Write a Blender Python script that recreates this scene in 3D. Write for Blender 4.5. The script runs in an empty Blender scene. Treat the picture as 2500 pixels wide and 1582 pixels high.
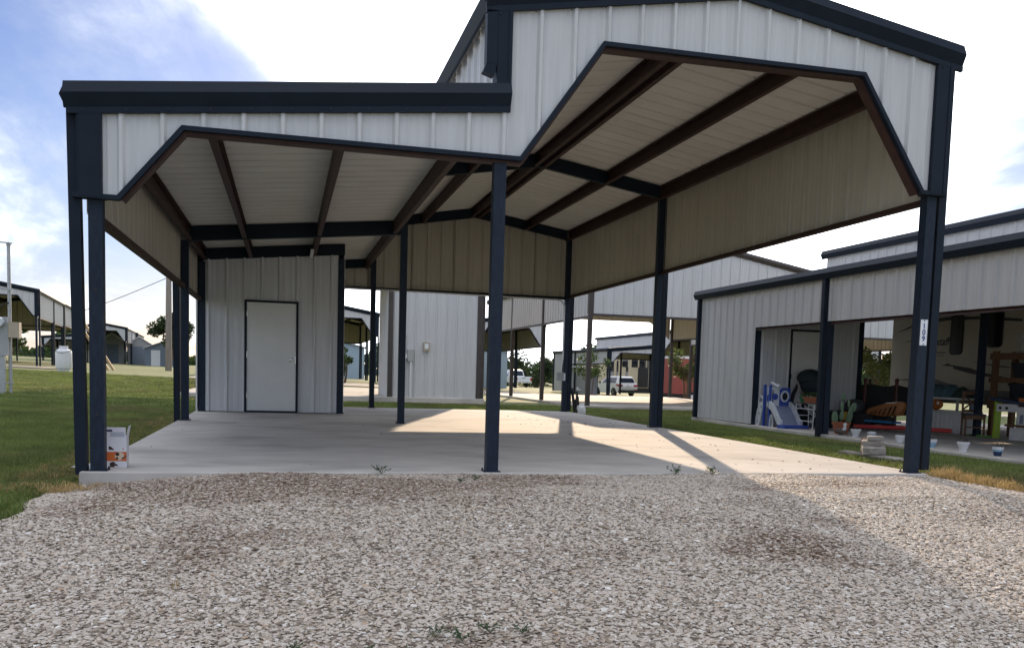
import bpy, math, random
from mathutils import Vector, Matrix
random.seed(7)
S = bpy.context.scene
COL = S.collection

# ------------------------------------------------------------------ camera
def camera():
    yaw, pitch, roll = 0.2426, -0.0835, 0.0293
    fw = Vector((math.sin(yaw)*math.cos(pitch), math.cos(yaw)*math.cos(pitch), math.sin(pitch)))
    r0 = Vector((math.cos(yaw), -math.sin(yaw), 0)); u0 = r0.cross(fw)
    r = r0*math.cos(roll)+u0*math.sin(roll); u = u0*math.cos(roll)-r0*math.sin(roll)
    cd = bpy.data.cameras.new('camera'); co = bpy.data.objects.new('camera', cd); COL.objects.link(co)
    m = Matrix((r, u, -fw)).transposed().to_4x4(); m.translation = (-1.7702, -7.8786, 0.8722)
    co.matrix_world = m
    cd.sensor_fit = 'HORIZONTAL'; cd.sensor_width = 36.0; cd.lens = 2238.87/2500*36
    cd.shift_y = 308.14/2500
    cd.clip_start = 0.05; cd.clip_end = 3000
    S.camera = co
camera()

# ------------------------------------------------------------------ light
SUN_AZ, SUN_EL = math.radians(17.0), math.radians(18.8)      # azimuth from +Y towards +X
SUN = Vector((math.sin(SUN_AZ)*math.cos(SUN_EL), math.cos(SUN_AZ)*math.cos(SUN_EL), math.sin(SUN_EL)))
def world():
    w = bpy.data.worlds.new('World'); S.world = w; w.use_nodes = True
    nt = w.node_tree; N = nt.nodes; L = nt.links; N.clear()
    out = N.new('ShaderNodeOutputWorld'); bg = N.new('ShaderNodeBackground'); bg.inputs[1].default_value = 0.05
    sky = N.new('ShaderNodeTexSky'); sky.sky_type = 'NISHITA'; sky.sun_disc = False
    sky.sun_elevation = SUN_EL; sky.sun_rotation = SUN_AZ; sky.altitude = 100; sky.air_density = 1.1; sky.dust_density = 0.6; sky.ozone_density = 4.5
    tc = N.new('ShaderNodeTexCoord'); sp = N.new('ShaderNodeSeparateXYZ'); L.new(tc.outputs['Generated'], sp.inputs[0])
    def M(op, a, b=None, c=None, clamp=False):
        n = N.new('ShaderNodeMath'); n.operation = op; n.use_clamp = clamp
        for i, x in enumerate((a, b, c)):
            if x is None: continue
            if isinstance(x, (int, float)): n.inputs[i].default_value = x
            else: L.new(x, n.inputs[i])
        return n.outputs[0]
    z = M('ADD', M('MAXIMUM', sp.outputs[2], 0.0), 0.16)
    cb = N.new('ShaderNodeCombineXYZ'); L.new(M('DIVIDE', sp.outputs[0], z), cb.inputs[0]); L.new(M('DIVIDE', sp.outputs[1], z), cb.inputs[1])
    mp = N.new('ShaderNodeMapping'); mp.inputs['Rotation'].default_value = (0, 0, 0.5); mp.inputs['Scale'].default_value = (1.0, 0.55, 1); mp.inputs['Location'].default_value = (17.3, 9.5, 0)
    L.new(cb.outputs[0], mp.inputs[0])
    def noise(scale, det, rough, dist):
        n = N.new('ShaderNodeTexNoise'); n.inputs['Scale'].default_value = scale; n.inputs['Detail'].default_value = det
        n.inputs['Roughness'].default_value = rough; n.inputs['Distortion'].default_value = dist; L.new(mp.outputs[0], n.inputs['Vector']); return n.outputs[0]
    n1 = noise(0.8, 9, 0.58, 0.7); n2 = noise(3.2, 8, 0.6, 0.4)
    dt = N.new('ShaderNodeVectorMath'); dt.operation = 'DOT_PRODUCT'; L.new(tc.outputs['Generated'], dt.inputs[0]); dt.inputs[1].default_value = SUN
    d = M('MAXIMUM', dt.outputs['Value'], 0.0)
    cover = M('ADD', M('MULTIPLY', n1, 0.8), M('MULTIPLY', n2, 0.2))
    cover = M('ADD', cover, M('MULTIPLY', M('POWER', d, 18.0), 0.26))
    mr = N.new('ShaderNodeMapRange'); mr.interpolation_type = 'SMOOTHSTEP'; mr.inputs[1].default_value = 0.385; mr.inputs[2].default_value = 0.68
    L.new(cover, mr.inputs[0])
    glow = M('ADD', M('MULTIPLY', M('POWER', d, 14.0), 3.0), M('MULTIPLY', M('ADD', M('POWER', mr.outputs[0], 2.0), 0.28), 28.0))
    cc = N.new('ShaderNodeCombineXYZ')
    L.new(M('MULTIPLY', glow, 0.955), cc.inputs[0]); L.new(M('MULTIPLY', glow, 0.98), cc.inputs[1]); L.new(M('MULTIPLY', glow, 1.03), cc.inputs[2])
    mx = N.new('ShaderNodeMix'); mx.data_type = 'RGBA'
    tn = N.new('ShaderNodeVectorMath'); tn.operation = 'MULTIPLY'; L.new(sky.outputs[0], tn.inputs[0]); tn.inputs[1].default_value = (0.98, 0.90, 1.06)
    L.new(mr.outputs[0], mx.inputs[0]); L.new(tn.outputs[0], mx.inputs[6]); L.new(cc.outputs[0], mx.inputs[7])
    L.new(mx.outputs[2], bg.inputs[0]); L.new(bg.outputs[0], out.inputs[0])
world()
sd = bpy.data.lights.new('sun', 'SUN'); sd.energy = 2.2; sd.angle = math.radians(0.5); sd.color = (1.0, 0.77, 0.54)
so = bpy.data.objects.new('sun', sd); COL.objects.link(so); so.rotation_euler = (-SUN).to_track_quat('-Z', 'Y').to_euler(); so.location = (10, 30, 20)
S.view_settings.view_transform = 'Standard'; S.view_settings.look = 'None'
S.view_settings.exposure = 1.2; S.view_settings.gamma = 1.0; S.view_settings.use_curve_mapping = False
S.cycles.max_bounces = 8; S.cycles.diffuse_bounces = 5; S.cycles.transparent_max_bounces = 6

# ------------------------------------------------------------------ materials
def lin(r, g, b):
    f = lambda c: c/12.92 if c <= 0.04045 else ((c+0.055)/1.055)**2.4
    return (f(r/255), f(g/255), f(b/255))
MATS = {}
def mat(name, col, rough=0.6, metal=0.0, vary=0.06, nscale=6.0, stretch=(1, 1, 1), rand=0.0, bump=0.0, bscale=60, spec=0.4, second=None, slo=0.45, shi=0.65, detail=4, transl=0.0, world_space=False):
    """painted or natural surface: base colour with fine noise, per-object variation, optional second colour in patches"""
    if name in MATS: return MATS[name]
    m = bpy.data.materials.new(name); m.use_nodes = True; nt = m.node_tree; N = nt.nodes; L = nt.links
    b = N['Principled BSDF']; b.inputs['Roughness'].default_value = rough; b.inputs['Metallic'].default_value = metal
    b.inputs['Specular IOR Level'].default_value = spec
    tc = N.new('ShaderNodeTexCoord'); mp = N.new('ShaderNodeMapping'); mp.inputs['Scale'].default_value = stretch
    if world_space:
        ge = N.new('ShaderNodeNewGeometry'); L.new(ge.outputs['Position'], mp.inputs[0])
    else: L.new(tc.outputs['Object'], mp.inputs[0])
    n = N.new('ShaderNodeTexNoise'); n.inputs['Scale'].default_value = nscale; n.inputs['Detail'].default_value = detail; L.new(mp.outputs[0], n.inputs['Vector'])
    mr = N.new('ShaderNodeMapRange'); mr.inputs[3].default_value = 1-vary; mr.inputs[4].default_value = 1+vary
    mr.inputs[1].default_value = 0.3; mr.inputs[2].default_value = 0.7; L.new(n.outputs[0], mr.inputs[0])
    val = mr.outputs[0]
    if rand:
        oi = N.new('ShaderNodeObjectInfo'); m2 = N.new('ShaderNodeMapRange'); m2.inputs[3].default_value = 1-rand; m2.inputs[4].default_value = 1+rand
        L.new(oi.outputs['Random'], m2.inputs[0]); mm = N.new('ShaderNodeMath'); mm.operation = 'MULTIPLY'; L.new(val, mm.inputs[0]); L.new(m2.outputs[0], mm.inputs[1]); val = mm.outputs[0]
    base = None
    if second:
        n3 = N.new('ShaderNodeTexNoise'); n3.inputs['Scale'].default_value = nscale*0.35; n3.inputs['Detail'].default_value = 6; L.new(mp.outputs[0], n3.inputs['Vector'])
        r3 = N.new('ShaderNodeMapRange'); r3.interpolation_type = 'SMOOTHSTEP'; r3.inputs[1].default_value = slo; r3.inputs[2].default_value = shi; L.new(n3.outputs[0], r3.inputs[0])
        mx = N.new('ShaderNodeMix'); mx.data_type = 'RGBA'; mx.inputs[6].default_value = (*col, 1); mx.inputs[7].default_value = (*second, 1); L.new(r3.outputs[0], mx.inputs[0]); base = mx.outputs[2]
    vm = N.new('ShaderNodeVectorMath'); vm.operation = 'SCALE'
    if base is None: vm.inputs[0].default_value = col
    else: L.new(base, vm.inputs[0])
    L.new(val, vm.inputs['Scale']); L.new(vm.outputs[0], b.inputs['Base Color'])
    if bump:
        nb = N.new('ShaderNodeTexNoise'); nb.inputs['Scale'].default_value = bscale; nb.inputs['Detail'].default_value = 5; L.new(mp.outputs[0], nb.inputs['Vector'])
        bp = N.new('ShaderNodeBump'); bp.inputs['Strength'].default_value = bump; bp.inputs['Distance'].default_value = 0.01; L.new(nb.outputs[0], bp.inputs['Height']); L.new(bp.outputs[0], b.inputs['Normal'])
    if transl:
        tr = N.new('ShaderNodeBsdfTranslucent'); L.new(vm.outputs[0], tr.inputs[0]); ms = N.new('ShaderNodeMixShader'); ms.inputs[0].default_value = transl
        L.new(b.outputs[0], ms.inputs[1]); L.new(tr.outputs[0], ms.inputs[2]); L.new(ms.outputs[0], N['Material Output'].inputs[0])
    MATS[name] = m; return m
def glass(name, col, rough=0.05):
    if name in MATS: return MATS[name]
    m = mat(name, col, rough, vary=0.02, spec=0.8); return m

P_WHITE = mat('panel_white', (0.565, 0.567, 0.572), 0.38, vary=0.065, nscale=3.0, stretch=(7, 7, 0.35), rand=0.025, bump=0.05, bscale=9, detail=6)
P_BACK = mat('panel_back', (0.50, 0.465, 0.385), 0.55, vary=0.05, nscale=2.5, stretch=(5, 5, 0.4), rand=0.035, bump=0.04, bscale=12)
R_TOP = mat('roof_metal', (0.55, 0.56, 0.57), 0.35, metal=0.6, vary=0.05)
R_BACK = mat('roof_back', (0.67, 0.65, 0.595), 0.55, vary=0.05, nscale=1.6, rand=0.03, bump=0.04, bscale=10)
TRIM = mat('trim_navy', (0.012, 0.0185, 0.030), 0.5, vary=0.12, nscale=5, bump=0.03, bscale=14, spec=0.14)
POST = mat('post_navy', (0.0155, 0.0245, 0.041), 0.5, vary=0.22, nscale=9, stretch=(4, 4, 1.2), bump=0.06, bscale=50, spec=0.18)
OXIDE = mat('red_oxide', (0.042, 0.017, 0.012), 0.62, vary=0.25, nscale=5, stretch=(2, 1, 2))
CONC = mat('concrete', (0.515, 0.485, 0.45), 0.82, vary=0.10, nscale=2.0, stretch=(1.0, 1.5, 1), bump=0.12, bscale=45, second=(0.365, 0.345, 0.32), slo=0.45, shi=0.70, detail=9)
DOORW = mat('door_white', (0.68, 0.68, 0.66), 0.45, vary=0.04, nscale=2.5)
CHROME = mat('steel', (0.55, 0.55, 0.55), 0.22, metal=1.0, vary=0.03)
GALV = mat('galvanised', (0.42, 0.43, 0.43), 0.45, metal=0.5, vary=0.1, nscale=12)
PIPEW = mat('pvc_white', (0.68, 0.69, 0.70), 0.4, vary=0.03)
BLACK = mat('black_plastic', (0.015, 0.015, 0.017), 0.45, vary=0.1)
RUBBER = mat('rubber', (0.02, 0.02, 0.02), 0.8)
WHITEP = mat('white_plastic', (0.72, 0.73, 0.75), 0.4, vary=0.04)
WOOD = mat('wood', (0.15, 0.075, 0.036), 0.6, vary=0.25, nscale=5, stretch=(6, 6, 1))
PINE = mat('pine', (0.42, 0.29, 0.15), 0.65, vary=0.2, nscale=5, stretch=(6, 6, 1))
TERRA = mat('terracotta', (0.38, 0.13, 0.065), 0.75, vary=0.12)
LAP_SHADE = mat('lap_shade', (0.03, 0.03, 0.028), 0.8)  # near-black colour standing in for the gap shadow between sheets
def plain(name, col, rough=0.55, **k): return mat(name, col, rough, **k)

# ------------------------------------------------------------------ mesh helpers
class MB:
    def __init__(s): s.v, s.f, s.m = [], [], []
    def add(s, vs, fs, mi=0):
        o = len(s.v); s.v += [tuple(v) for v in vs]; s.f += [tuple(i+o for i in f) for f in fs]; s.m += [mi]*len(fs); return s
    def hexa(s, p, mi=0):
        return s.add(p, [(3, 2, 1, 0), (4, 5, 6, 7), (0, 1, 5, 4), (1, 2, 6, 5), (2, 3, 7, 6), (3, 0, 4, 7)], mi)
    def box(s, x0, x1, y0, y1, z0, z1, mi=0):
        return s.hexa([(x0, y0, z0), (x1, y0, z0), (x1, y1, z0), (x0, y1, z0), (x0, y0, z1), (x1, y0, z1), (x1, y1, z1), (x0, y1, z1)], mi)
    def bar(s, a, b, w, h, mi=0, up=(0, 0, 1)):
        """box-section bar from a to b: w sideways, h along up"""
        a, b = Vector(a), Vector(b); d = (b-a).normalized(); up = Vector(up)
        if abs(d.dot(up)) > 0.97: up = Vector((0, 1, 0))
        sd = d.cross(up).normalized(); u2 = sd.cross(d).normalized()
        p = []
        for c in (a, b):
            for sx, sz in ((-1, -1), (1, -1), (1, 1), (-1, 1)): p.append(c+sd*(sx*w/2)+u2*(sz*h/2))
        return s.hexa(p, mi)
    def tube(s, path, r, n=8, mi=0, caps=True, radii=None):
        path = [Vector(p) for p in path]; rings = []; ref = None
        for i, p in enumerate(path):
            d = (path[min(i+1, len(path)-1)]-path[max(i-1, 0)]).normalized()
            if ref is None:
                ref = Vector((0, 0, 1)) if abs(d.z) < 0.9 else Vector((1, 0, 0))
            a = d.cross(ref).normalized(); b = a.cross(d).normalized(); ref = b
            rr = radii[i] if radii else r
            rings.append([p+a*(rr*math.cos(2*math.pi*k/n))+b*(rr*math.sin(2*math.pi*k/n)) for k in range(n)])
        vs = [q for r_ in rings for q in r_]; fs = []
        for i in range(len(path)-1):
            for k in range(n): fs.append((i*n+k, i*n+(k+1) % n, (i+1)*n+(k+1) % n, (i+1)*n+k))
        if caps: fs += [tuple(range(n-1, -1, -1)), tuple((len(path)-1)*n+k for k in range(n))]
        return s.add(vs, fs, mi)
    def lathe(s, prof, c=(0, 0, 0), n=16, mi=0, axis='z', sx=1, sy=1):
        vs, fs = [], []
        for (r, z) in prof:
            for k in range(n):
                a = 2*math.pi*k/n; x, y = r*math.cos(a)*sx, r*math.sin(a)*sy
                q = (x, y, z) if axis == 'z' else ((z, x, y) if axis == 'x' else (x, z, y))
                vs.append((c[0]+q[0], c[1]+q[1], c[2]+q[2]))
        for i in range(len(prof)-1):
            for k in range(n): fs.append((i*n+k, i*n+(k+1) % n, (i+1)*n+(k+1) % n, (i+1)*n+k))
        fs += [tuple(range(n-1, -1, -1)), tuple((len(prof)-1)*n+k for k in range(n))]
        return s.add(vs, fs, mi)
    def prism(s, poly, d0, d1, plane='xz', mi=0):
        """polygon in a plane extruded along the third axis from d0 to d1"""
        n = len(poly); f = {'xz': lambda a, b, d: (a, d, b), 'yz': lambda a, b, d: (d, a, b), 'xy': lambda a, b, d: (a, b, d)}[plane]
        vs = [f(a, b, d0) for a, b in poly]+[f(a, b, d1) for a, b in poly]
        fs = [tuple(range(n-1, -1, -1)), tuple(range(n, 2*n))]+[(i, (i+1) % n, n+(i+1) % n, n+i) for i in range(n)]
        return s.add(vs, fs, mi)
    def sweep(s, prof, path_pts, mi=0):
        """prof: list of rings (each a list of points), joined in order, ends capped"""
        n = len(prof[0]); vs = [q for r_ in prof for q in r_]; fs = []
        for i in range(len(prof)-1):
            for k in range(n): fs.append((i*n+k, i*n+(k+1) % n, (i+1)*n+(k+1) % n, (i+1)*n+k))
        fs += [tuple(range(n-1, -1, -1)), tuple((len(prof)-1)*n+k for k in range(n))]
        return s.add(vs, fs, mi)
    def band(s, path, a, b, y0, y1, mi=0):
        """mitred strip in the XZ plane between offsets a and b to the left of path, from y0 to y1"""
        P = [Vector((p[0], p[1])) for p in path]; off = []
        for i, p in enumerate(P):
            ns = []
            if i > 0: d = (P[i]-P[i-1]).normalized(); ns.append(Vector((-d.y, d.x)))
            if i < len(P)-1: d = (P[i+1]-P[i]).normalized(); ns.append(Vector((-d.y, d.x)))
            n = sum(ns, Vector((0, 0)))
            n.normalize(); k = 1/max(0.3, n.dot(ns[0])); off.append(n*k)
        for i in range(len(P)-1):
            q = [P[i]+off[i]*a, P[i+1]+off[i+1]*a, P[i+1]+off[i+1]*b, P[i]+off[i]*b]
            s.hexa([(q[0].x, y0, q[0].y), (q[1].x, y0, q[1].y), (q[1].x, y1, q[1].y), (q[0].x, y1, q[0].y), (q[3].x, y0, q[3].y), (q[2].x, y0, q[2].y), (q[2].x, y1, q[2].y), (q[3].x, y1, q[3].y)], mi)
        return s
    def blob(s, c, r, sx=1, sy=1, sz=1, n=10, m=7, mi=0, jit=0.0):
        vs, fs = [], []
        for i in range(m+1):
            t = math.pi*i/m
            for k in range(n):
                a = 2*math.pi*k/n; j = 1+random.uniform(-jit, jit)
                vs.append((c[0]+r*sx*math.sin(t)*math.cos(a)*j, c[1]+r*sy*math.sin(t)*math.sin(a)*j, c[2]+r*sz*math.cos(t)*j))
        for i in range(m):
            for k in range(n): fs.append((i*n+k, (i+1)*n+k, (i+1)*n+(k+1) % n, i*n+(k+1) % n))
        return s.add(vs, fs, mi)
    def build(s, name, mats, parent=None, smooth=False, loc=None):
        me = bpy.data.meshes.new(name); me.from_pydata(s.v, [], s.f)
        for m in (mats if isinstance(mats, (list, tuple)) else [mats]): me.materials.append(m)
        me.polygons.foreach_set('material_index', s.m)
        if smooth:
            me.polygons.foreach_set('use_smooth', [True]*len(s.f)); me.set_sharp_from_angle(angle=math.radians(35))
        me.update(); o = bpy.data.objects.new(name, me); COL.objects.link(o)
        if parent: o.parent = parent
        if loc: o.location = loc
        return o
def thing(name, label, cat, loc=(0, 0, 0), rz=0.0, group=None):
    o = bpy.data.objects.new(name, None); COL.objects.link(o); o.empty_display_size = 0.2
    o.location = loc; o.rotation_euler = (0, 0, rz); return tag(o, label, cat, group)
def tag(o, label, cat, group=None):
    o['label'] = label; o['category'] = cat
    if group: o['group'] = group
    return o
def struct(o, kind='structure'):
    o['kind'] = kind; return o
def copy_tree(o, parent=None):
    c = o.copy(); COL.objects.link(c)
    if parent: c.parent = parent
    for ch in list(o.children): copy_tree(ch, c)
    return c
def sst(x, a, b):
    t = min(1, max(0, (x-a)/(b-a))); return t*t*(3-2*t)
def text_mesh(body, size, name, material, parent, loc, rot, shear=0.0, depth=0.001, align='CENTER', bold=0.012):
    cu = bpy.data.curves.new(name, 'FONT'); cu.body = body; cu.size = size; cu.shear = shear; cu.extrude = depth; cu.align_x = align; cu.align_y = 'CENTER'
    cu.offset = size*bold
    t = bpy.data.objects.new(name, cu); COL.objects.link(t)
    dg = bpy.context.evaluated_depsgraph_get(); me = bpy.data.meshes.new_from_object(t.evaluated_get(dg))
    bpy.data.objects.remove(t); me.materials.clear(); me.materials.append(material)
    o = bpy.data.objects.new(name, me); COL.objects.link(o); o.parent = parent; o.location = loc; o.rotation_euler = rot
    return o

# ------------------------------------------------------------------ terrain
def gz(x, y):
    near = -0.13+0.02*max(0.0, -x-3.6)*sst(y, 0, 14)*(1-sst(-x, 14, 40)) - 0.115*max(0.0, -y-1.6)*(1-sst(-y, 6, 22)*0.6)
    near += 0.05*sst(y, 9, 17)
    near += 0.085*sst(x, 4.2, 4.7)*(1-sst(x, 5.6, 7.6))*sst(y, -2.0, 0.5)*(1-sst(y, 11, 14))-0.035*sst(x, 6.6, 7.6)*sst(y, -1, 1)
    xc = max(-50, min(50, x))
    far = 0.12-0.028*xc-0.012*max(0, min(xc, 40)-16)
    return near+(far-near)*sst(y, 16, 40)
def crown(x, y):
    """how far the gravel drive stands above the lawn"""
    return 0.095*sst(x, -3.6, -1.9)*(1-sst(x, 3.9, 5.2))+0.02
GRASS_M = mat('lawn', (0.125, 0.155, 0.050), 0.9, vary=0.35, nscale=4.0, second=(0.19, 0.165, 0.06), slo=0.46, shi=0.68, detail=8, bump=0.6, bscale=30, world_space=True)
def ground():
    def axis(lo, hi, n, c, p): return [c+(hi-c if t > 0 else c-lo)*(abs(t)**p)*(1 if t > 0 else -1) for t in [-1+2*i/n for i in range(n+1)]]
    xs = axis(-900, 900, 120, 0, 3.2); ys = axis(-120, 1500, 150, 4, 2.9)
    mb = MB(); mb.v = [(x, y, gz(x, y)) for y in ys for x in xs]; n = len(xs)
    mb.f = [(j*n+i, j*n+i+1, (j+1)*n+i+1, (j+1)*n+i) for j in range(len(ys)-1) for i in range(n-1)]; mb.m = [0]*len(mb.f)
    struct(mb.build('ground', GRASS_M, smooth=True))
ground()
GX, GY = 1.3, 0.6
# where brown silt and leaf crumbs have washed together on the drive
SILT = ((-2.5, -1.2, 0.6, 0.9, 0.30), (-1.75, -0.55, 0.9, 0.6, 0.31), (-1.0, -1.2, 0.5, 0.6, 0.26), (-2.35, -2.7, 0.5, 0.5, 0.2), (1.3, -2.6, 0.35, 0.5, 0.12), (0.3, -0.3, 0.9, 0.3, 0.14), (2.9, -0.6, 0.9, 0.35, 0.12))
def gravel_mat(name, stones):
    m = bpy.data.materials.new(name); m.use_nodes = True; nt = m.node_tree; N = nt.nodes; L = nt.links; b = N['Principled BSDF']
    b.inputs['Roughness'].default_value = 0.62; b.inputs['Specular IOR Level'].default_value = 0.2
    ge = N.new('ShaderNodeNewGeometry')
    def noise(sc, det, vec=ge.outputs['Position']):
        n = N.new('ShaderNodeTexNoise'); n.inputs['Scale'].default_value = sc; n.inputs['Detail'].default_value = det; L.new(vec, n.inputs['Vector']); return n.outputs[0]
    def ramp(fac, stops):
        r = N.new('ShaderNodeValToRGB'); e = r.color_ramp.elements
        while len(e) < len(stops): e.new(0.5)
        for i, (p, c) in enumerate(stops): e[i].position = p; e[i].color = (*c, 1)
        L.new(fac, r.inputs[0]); return r.outputs[0]
    if stones:
        oi = N.new('ShaderNodeObjectInfo')
        col = ramp(oi.outputs['Random'], [(0.0, (0.16, 0.125, 0.10)), (0.10, (0.30, 0.245, 0.185)), (0.28, (0.445, 0.37, 0.295)), (0.42, (0.53, 0.452, 0.37)), (0.58, (0.58, 0.52, 0.45)), (0.76, (0.475, 0.41, 0.345)), (0.88, (0.66, 0.615, 0.555)), (0.95, (0.42, 0.30, 0.20)), (1.0, (0.80, 0.78, 0.73))])
    else:
        vo = N.new('ShaderNodeTexVoronoi'); vo.inputs['Scale'].default_value = 30; L.new(ge.outputs['Position'], vo.inputs['Vector'])
        col = ramp(vo.outputs['Color'], [(0.0, (0.14, 0.115, 0.09)), (0.5, (0.26, 0.215, 0.17)), (1.0, (0.38, 0.325, 0.27))])
        bp = N.new('ShaderNodeBump'); bp.inputs['Strength'].default_value = 0.9; bp.inputs['Distance'].default_value = 0.02; bp.invert = True
        L.new(vo.outputs['Distance'], bp.inputs['Height']); L.new(bp.outputs[0], b.inputs['Normal'])
    # brown silt and leaf crumbs lying in patches among the stones
    mp = N.new('ShaderNodeMapping'); mp.inputs['Scale'].default_value = (0.6, 1.0, 1); mp.inputs['Location'].default_value = (GX, GY, 0); L.new(ge.outputs['Position'], mp.inputs[0])
    n1 = noise(1.1, 6, mp.outputs[0]); mr = N.new('ShaderNodeMapRange'); mr.interpolation_type = 'SMOOTHSTEP'; mr.inputs[1].default_value = 0.53; mr.inputs[2].default_value = 0.70; mr.inputs[4].default_value = 0.92
    sx_ = N.new('ShaderNodeSeparateXYZ'); L.new(ge.outputs['Position'], sx_.inputs[0]); tot = n1
    for cx, cy, rx, ry, amp in SILT:
        acc = None
        for k, (c_, r_) in enumerate(((cx, rx), (cy, ry))):
            q = N.new('ShaderNodeMath'); q.operation = 'MULTIPLY_ADD'; L.new(sx_.outputs[k], q.inputs[0]); q.inputs[1].default_value = 1/r_; q.inputs[2].default_value = -c_/r_
            q2 = N.new('ShaderNodeMath'); q2.operation = 'MULTIPLY'; L.new(q.outputs[0], q2.inputs[0]); L.new(q.outputs[0], q2.inputs[1])
            if acc is None: acc = q2.outputs[0]
            else: ad = N.new('ShaderNodeMath'); ad.operation = 'ADD'; L.new(acc, ad.inputs[0]); L.new(q2.outputs[0], ad.inputs[1]); acc = ad.outputs[0]
        ex = N.new('ShaderNodeMath'); ex.operation = 'POWER'; ex.inputs[0].default_value = 0.37; L.new(acc, ex.inputs[1])
        sm = N.new('ShaderNodeMath'); sm.operation = 'MULTIPLY_ADD'; L.new(ex.outputs[0], sm.inputs[0]); sm.inputs[1].default_value = amp; L.new(tot, sm.inputs[2]); tot = sm.outputs[0]
    L.new(tot, mr.inputs[0]); n2 = noise(38, 3); m2 = N.new('ShaderNodeMapRange'); m2.inputs[1].default_value = 0.4; m2.inputs[2].default_value = 0.6; L.new(n2, m2.inputs[0])
    mu = N.new('ShaderNodeMath'); mu.operation = 'MULTIPLY'; L.new(mr.outputs[0], mu.inputs[0]); L.new(m2.outputs[0], mu.inputs[1])
    mx = N.new('ShaderNodeMix'); mx.data_type = 'RGBA'; L.new(mu.outputs[0], mx.inputs[0]); L.new(col, mx.inputs[6]); mx.inputs[7].default_value = (0.125, 0.066, 0.036, 1)
    L.new(mx.outputs[2], b.inputs['Base Color']); return m
G_STONE = gravel_mat('pebble', True); G_BED = gravel_mat('gravel_bed', False)
def gnoise(x, y): return 0.012*math.sin(2.1*x+0.6*y)*math.sin(1.7*y-0.4*x)+0.008*math.sin(5.3*x+1.3)*math.sin(4.7*y)
def gravel_sheet(x0, x1, y0, y1, n, m, lift):
    mb = MB(); pts = []
    for j in range(m+1):
        for i in range(n+1):
            y = y0+(y1-y0)*j/m
            xa = x0-0.06*max(0, -y)+0.07*math.sin(3.1*y)+0.04*math.sin(8*y+1); xb = x1+0.05*math.sin(4*y)
            x = xa+(xb-xa)*i/n; pts.append((x, y, gz(x, y)+crown(x, y)+gnoise(x, y)+lift))
    mb.v = pts; mb.f = [(j*(n+1)+i, j*(n+1)+i+1, (j+1)*(n+1)+i+1, (j+1)*(n+1)+i) for j in range(m) for i in range(n)]; mb.m = [0]*len(mb.f)
    return mb
struct(gravel_sheet(-3.42, 4.42, -16, -0.045, 40, 70, 0).build('gravel_drive', G_BED, smooth=True))

def gn_scatter(o, build):
    ng = bpy.data.node_groups.new(o.name+'_scatter', 'GeometryNodeTree')
    ng.interface.new_socket('Geometry', in_out='INPUT', socket_type='NodeSocketGeometry'); ng.interface.new_socket('Geometry', in_out='OUTPUT', socket_type='NodeSocketGeometry')
    i = ng.nodes.new('NodeGroupInput'); q = ng.nodes.new('NodeGroupOutput')
    ng.links.new(build(ng, i.outputs[0]), q.inputs[0])
    md = o.modifiers.new('scatter', 'NODES'); md.node_group = ng
def rnd(ng, a, b, vec=True, seed=0):
    n = ng.nodes.new('FunctionNodeRandomValue'); n.data_type = 'FLOAT_VECTOR' if vec else 'FLOAT'
    if vec: n.inputs[0].default_value = a; n.inputs[1].default_value = b; n.inputs[8].default_value = seed; return n.outputs[0]
    n.inputs[2].default_value = a; n.inputs[3].default_value = b; n.inputs[8].default_value = seed; return n.outputs[1]
def source(mb, name, m, smooth=True):
    """mesh kept out of the scene, used only as the thing a scatter repeats"""
    o = mb.build(name, m, smooth=smooth); COL.objects.unlink(o); return o
def scatter_nodes(ng, geo, density, sources, smin, smax, rmin, rmax, seed=1, dist_min=0.0):
    N, L = ng.nodes, ng.links
    d = N.new('GeometryNodeDistributePointsOnFaces')
    if dist_min: d.distribute_method = 'POISSON'; d.inputs['Distance Min'].default_value = dist_min; d.inputs['Density Max'].default_value = density
    else: d.inputs['Density'].default_value = density
    d.inputs['Seed'].default_value = seed; L.new(geo, d.inputs['Mesh'])
    ji = N.new('GeometryNodeJoinGeometry')
    for s_ in reversed(sources):
        oi = N.new('GeometryNodeObjectInfo'); oi.inputs[0].default_value = s_; oi.inputs['As Instance'].default_value = True; L.new(oi.outputs['Geometry'], ji.inputs[0])
    ip = N.new('GeometryNodeInstanceOnPoints'); L.new(d.outputs['Points'], ip.inputs['Points']); L.new(ji.outputs[0], ip.inputs['Instance'])
    ip.inputs['Pick Instance'].default_value = True
    L.new(rnd(ng, rmin, rmax, True, seed+3), ip.inputs['Rotation']); L.new(rnd(ng, smin, smax, True, seed+5), ip.inputs['Scale'])
    return ip.outputs[0]
def pebble_src(k):
    mb = MB(); rr = random.Random(k)
    mb.blob((0, 0, 0), 1, rr.uniform(0.9, 1.15), rr.uniform(0.62, 0.9), rr.uniform(0.36, 0.55), 8, 5, jit=0.0)
    w = [(rr.uniform(-1, 1), rr.uniform(-1, 1), rr.uniform(-1, 1), rr.uniform(0.08, 0.2)) for _ in range(5)]
    mb.v = [tuple(c*(1+sum(a*math.sin(2.2*(v[0]*p+v[1]*q+v[2]*r)) for p, q, r, a in w)) for c in v) for v in mb.v]
    return source(mb, 'pebble', G_STONE)
PEB = [pebble_src(k) for k in range(6)]
pb = gravel_sheet(-3.40, 4.45, -5.6, -0.06, 40, 40, 0.003).build('gravel', G_STONE)
struct(pb, 'stuff'); tag(pb, 'pale river pebbles and brown silt covering the drive', 'gravel')
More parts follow.
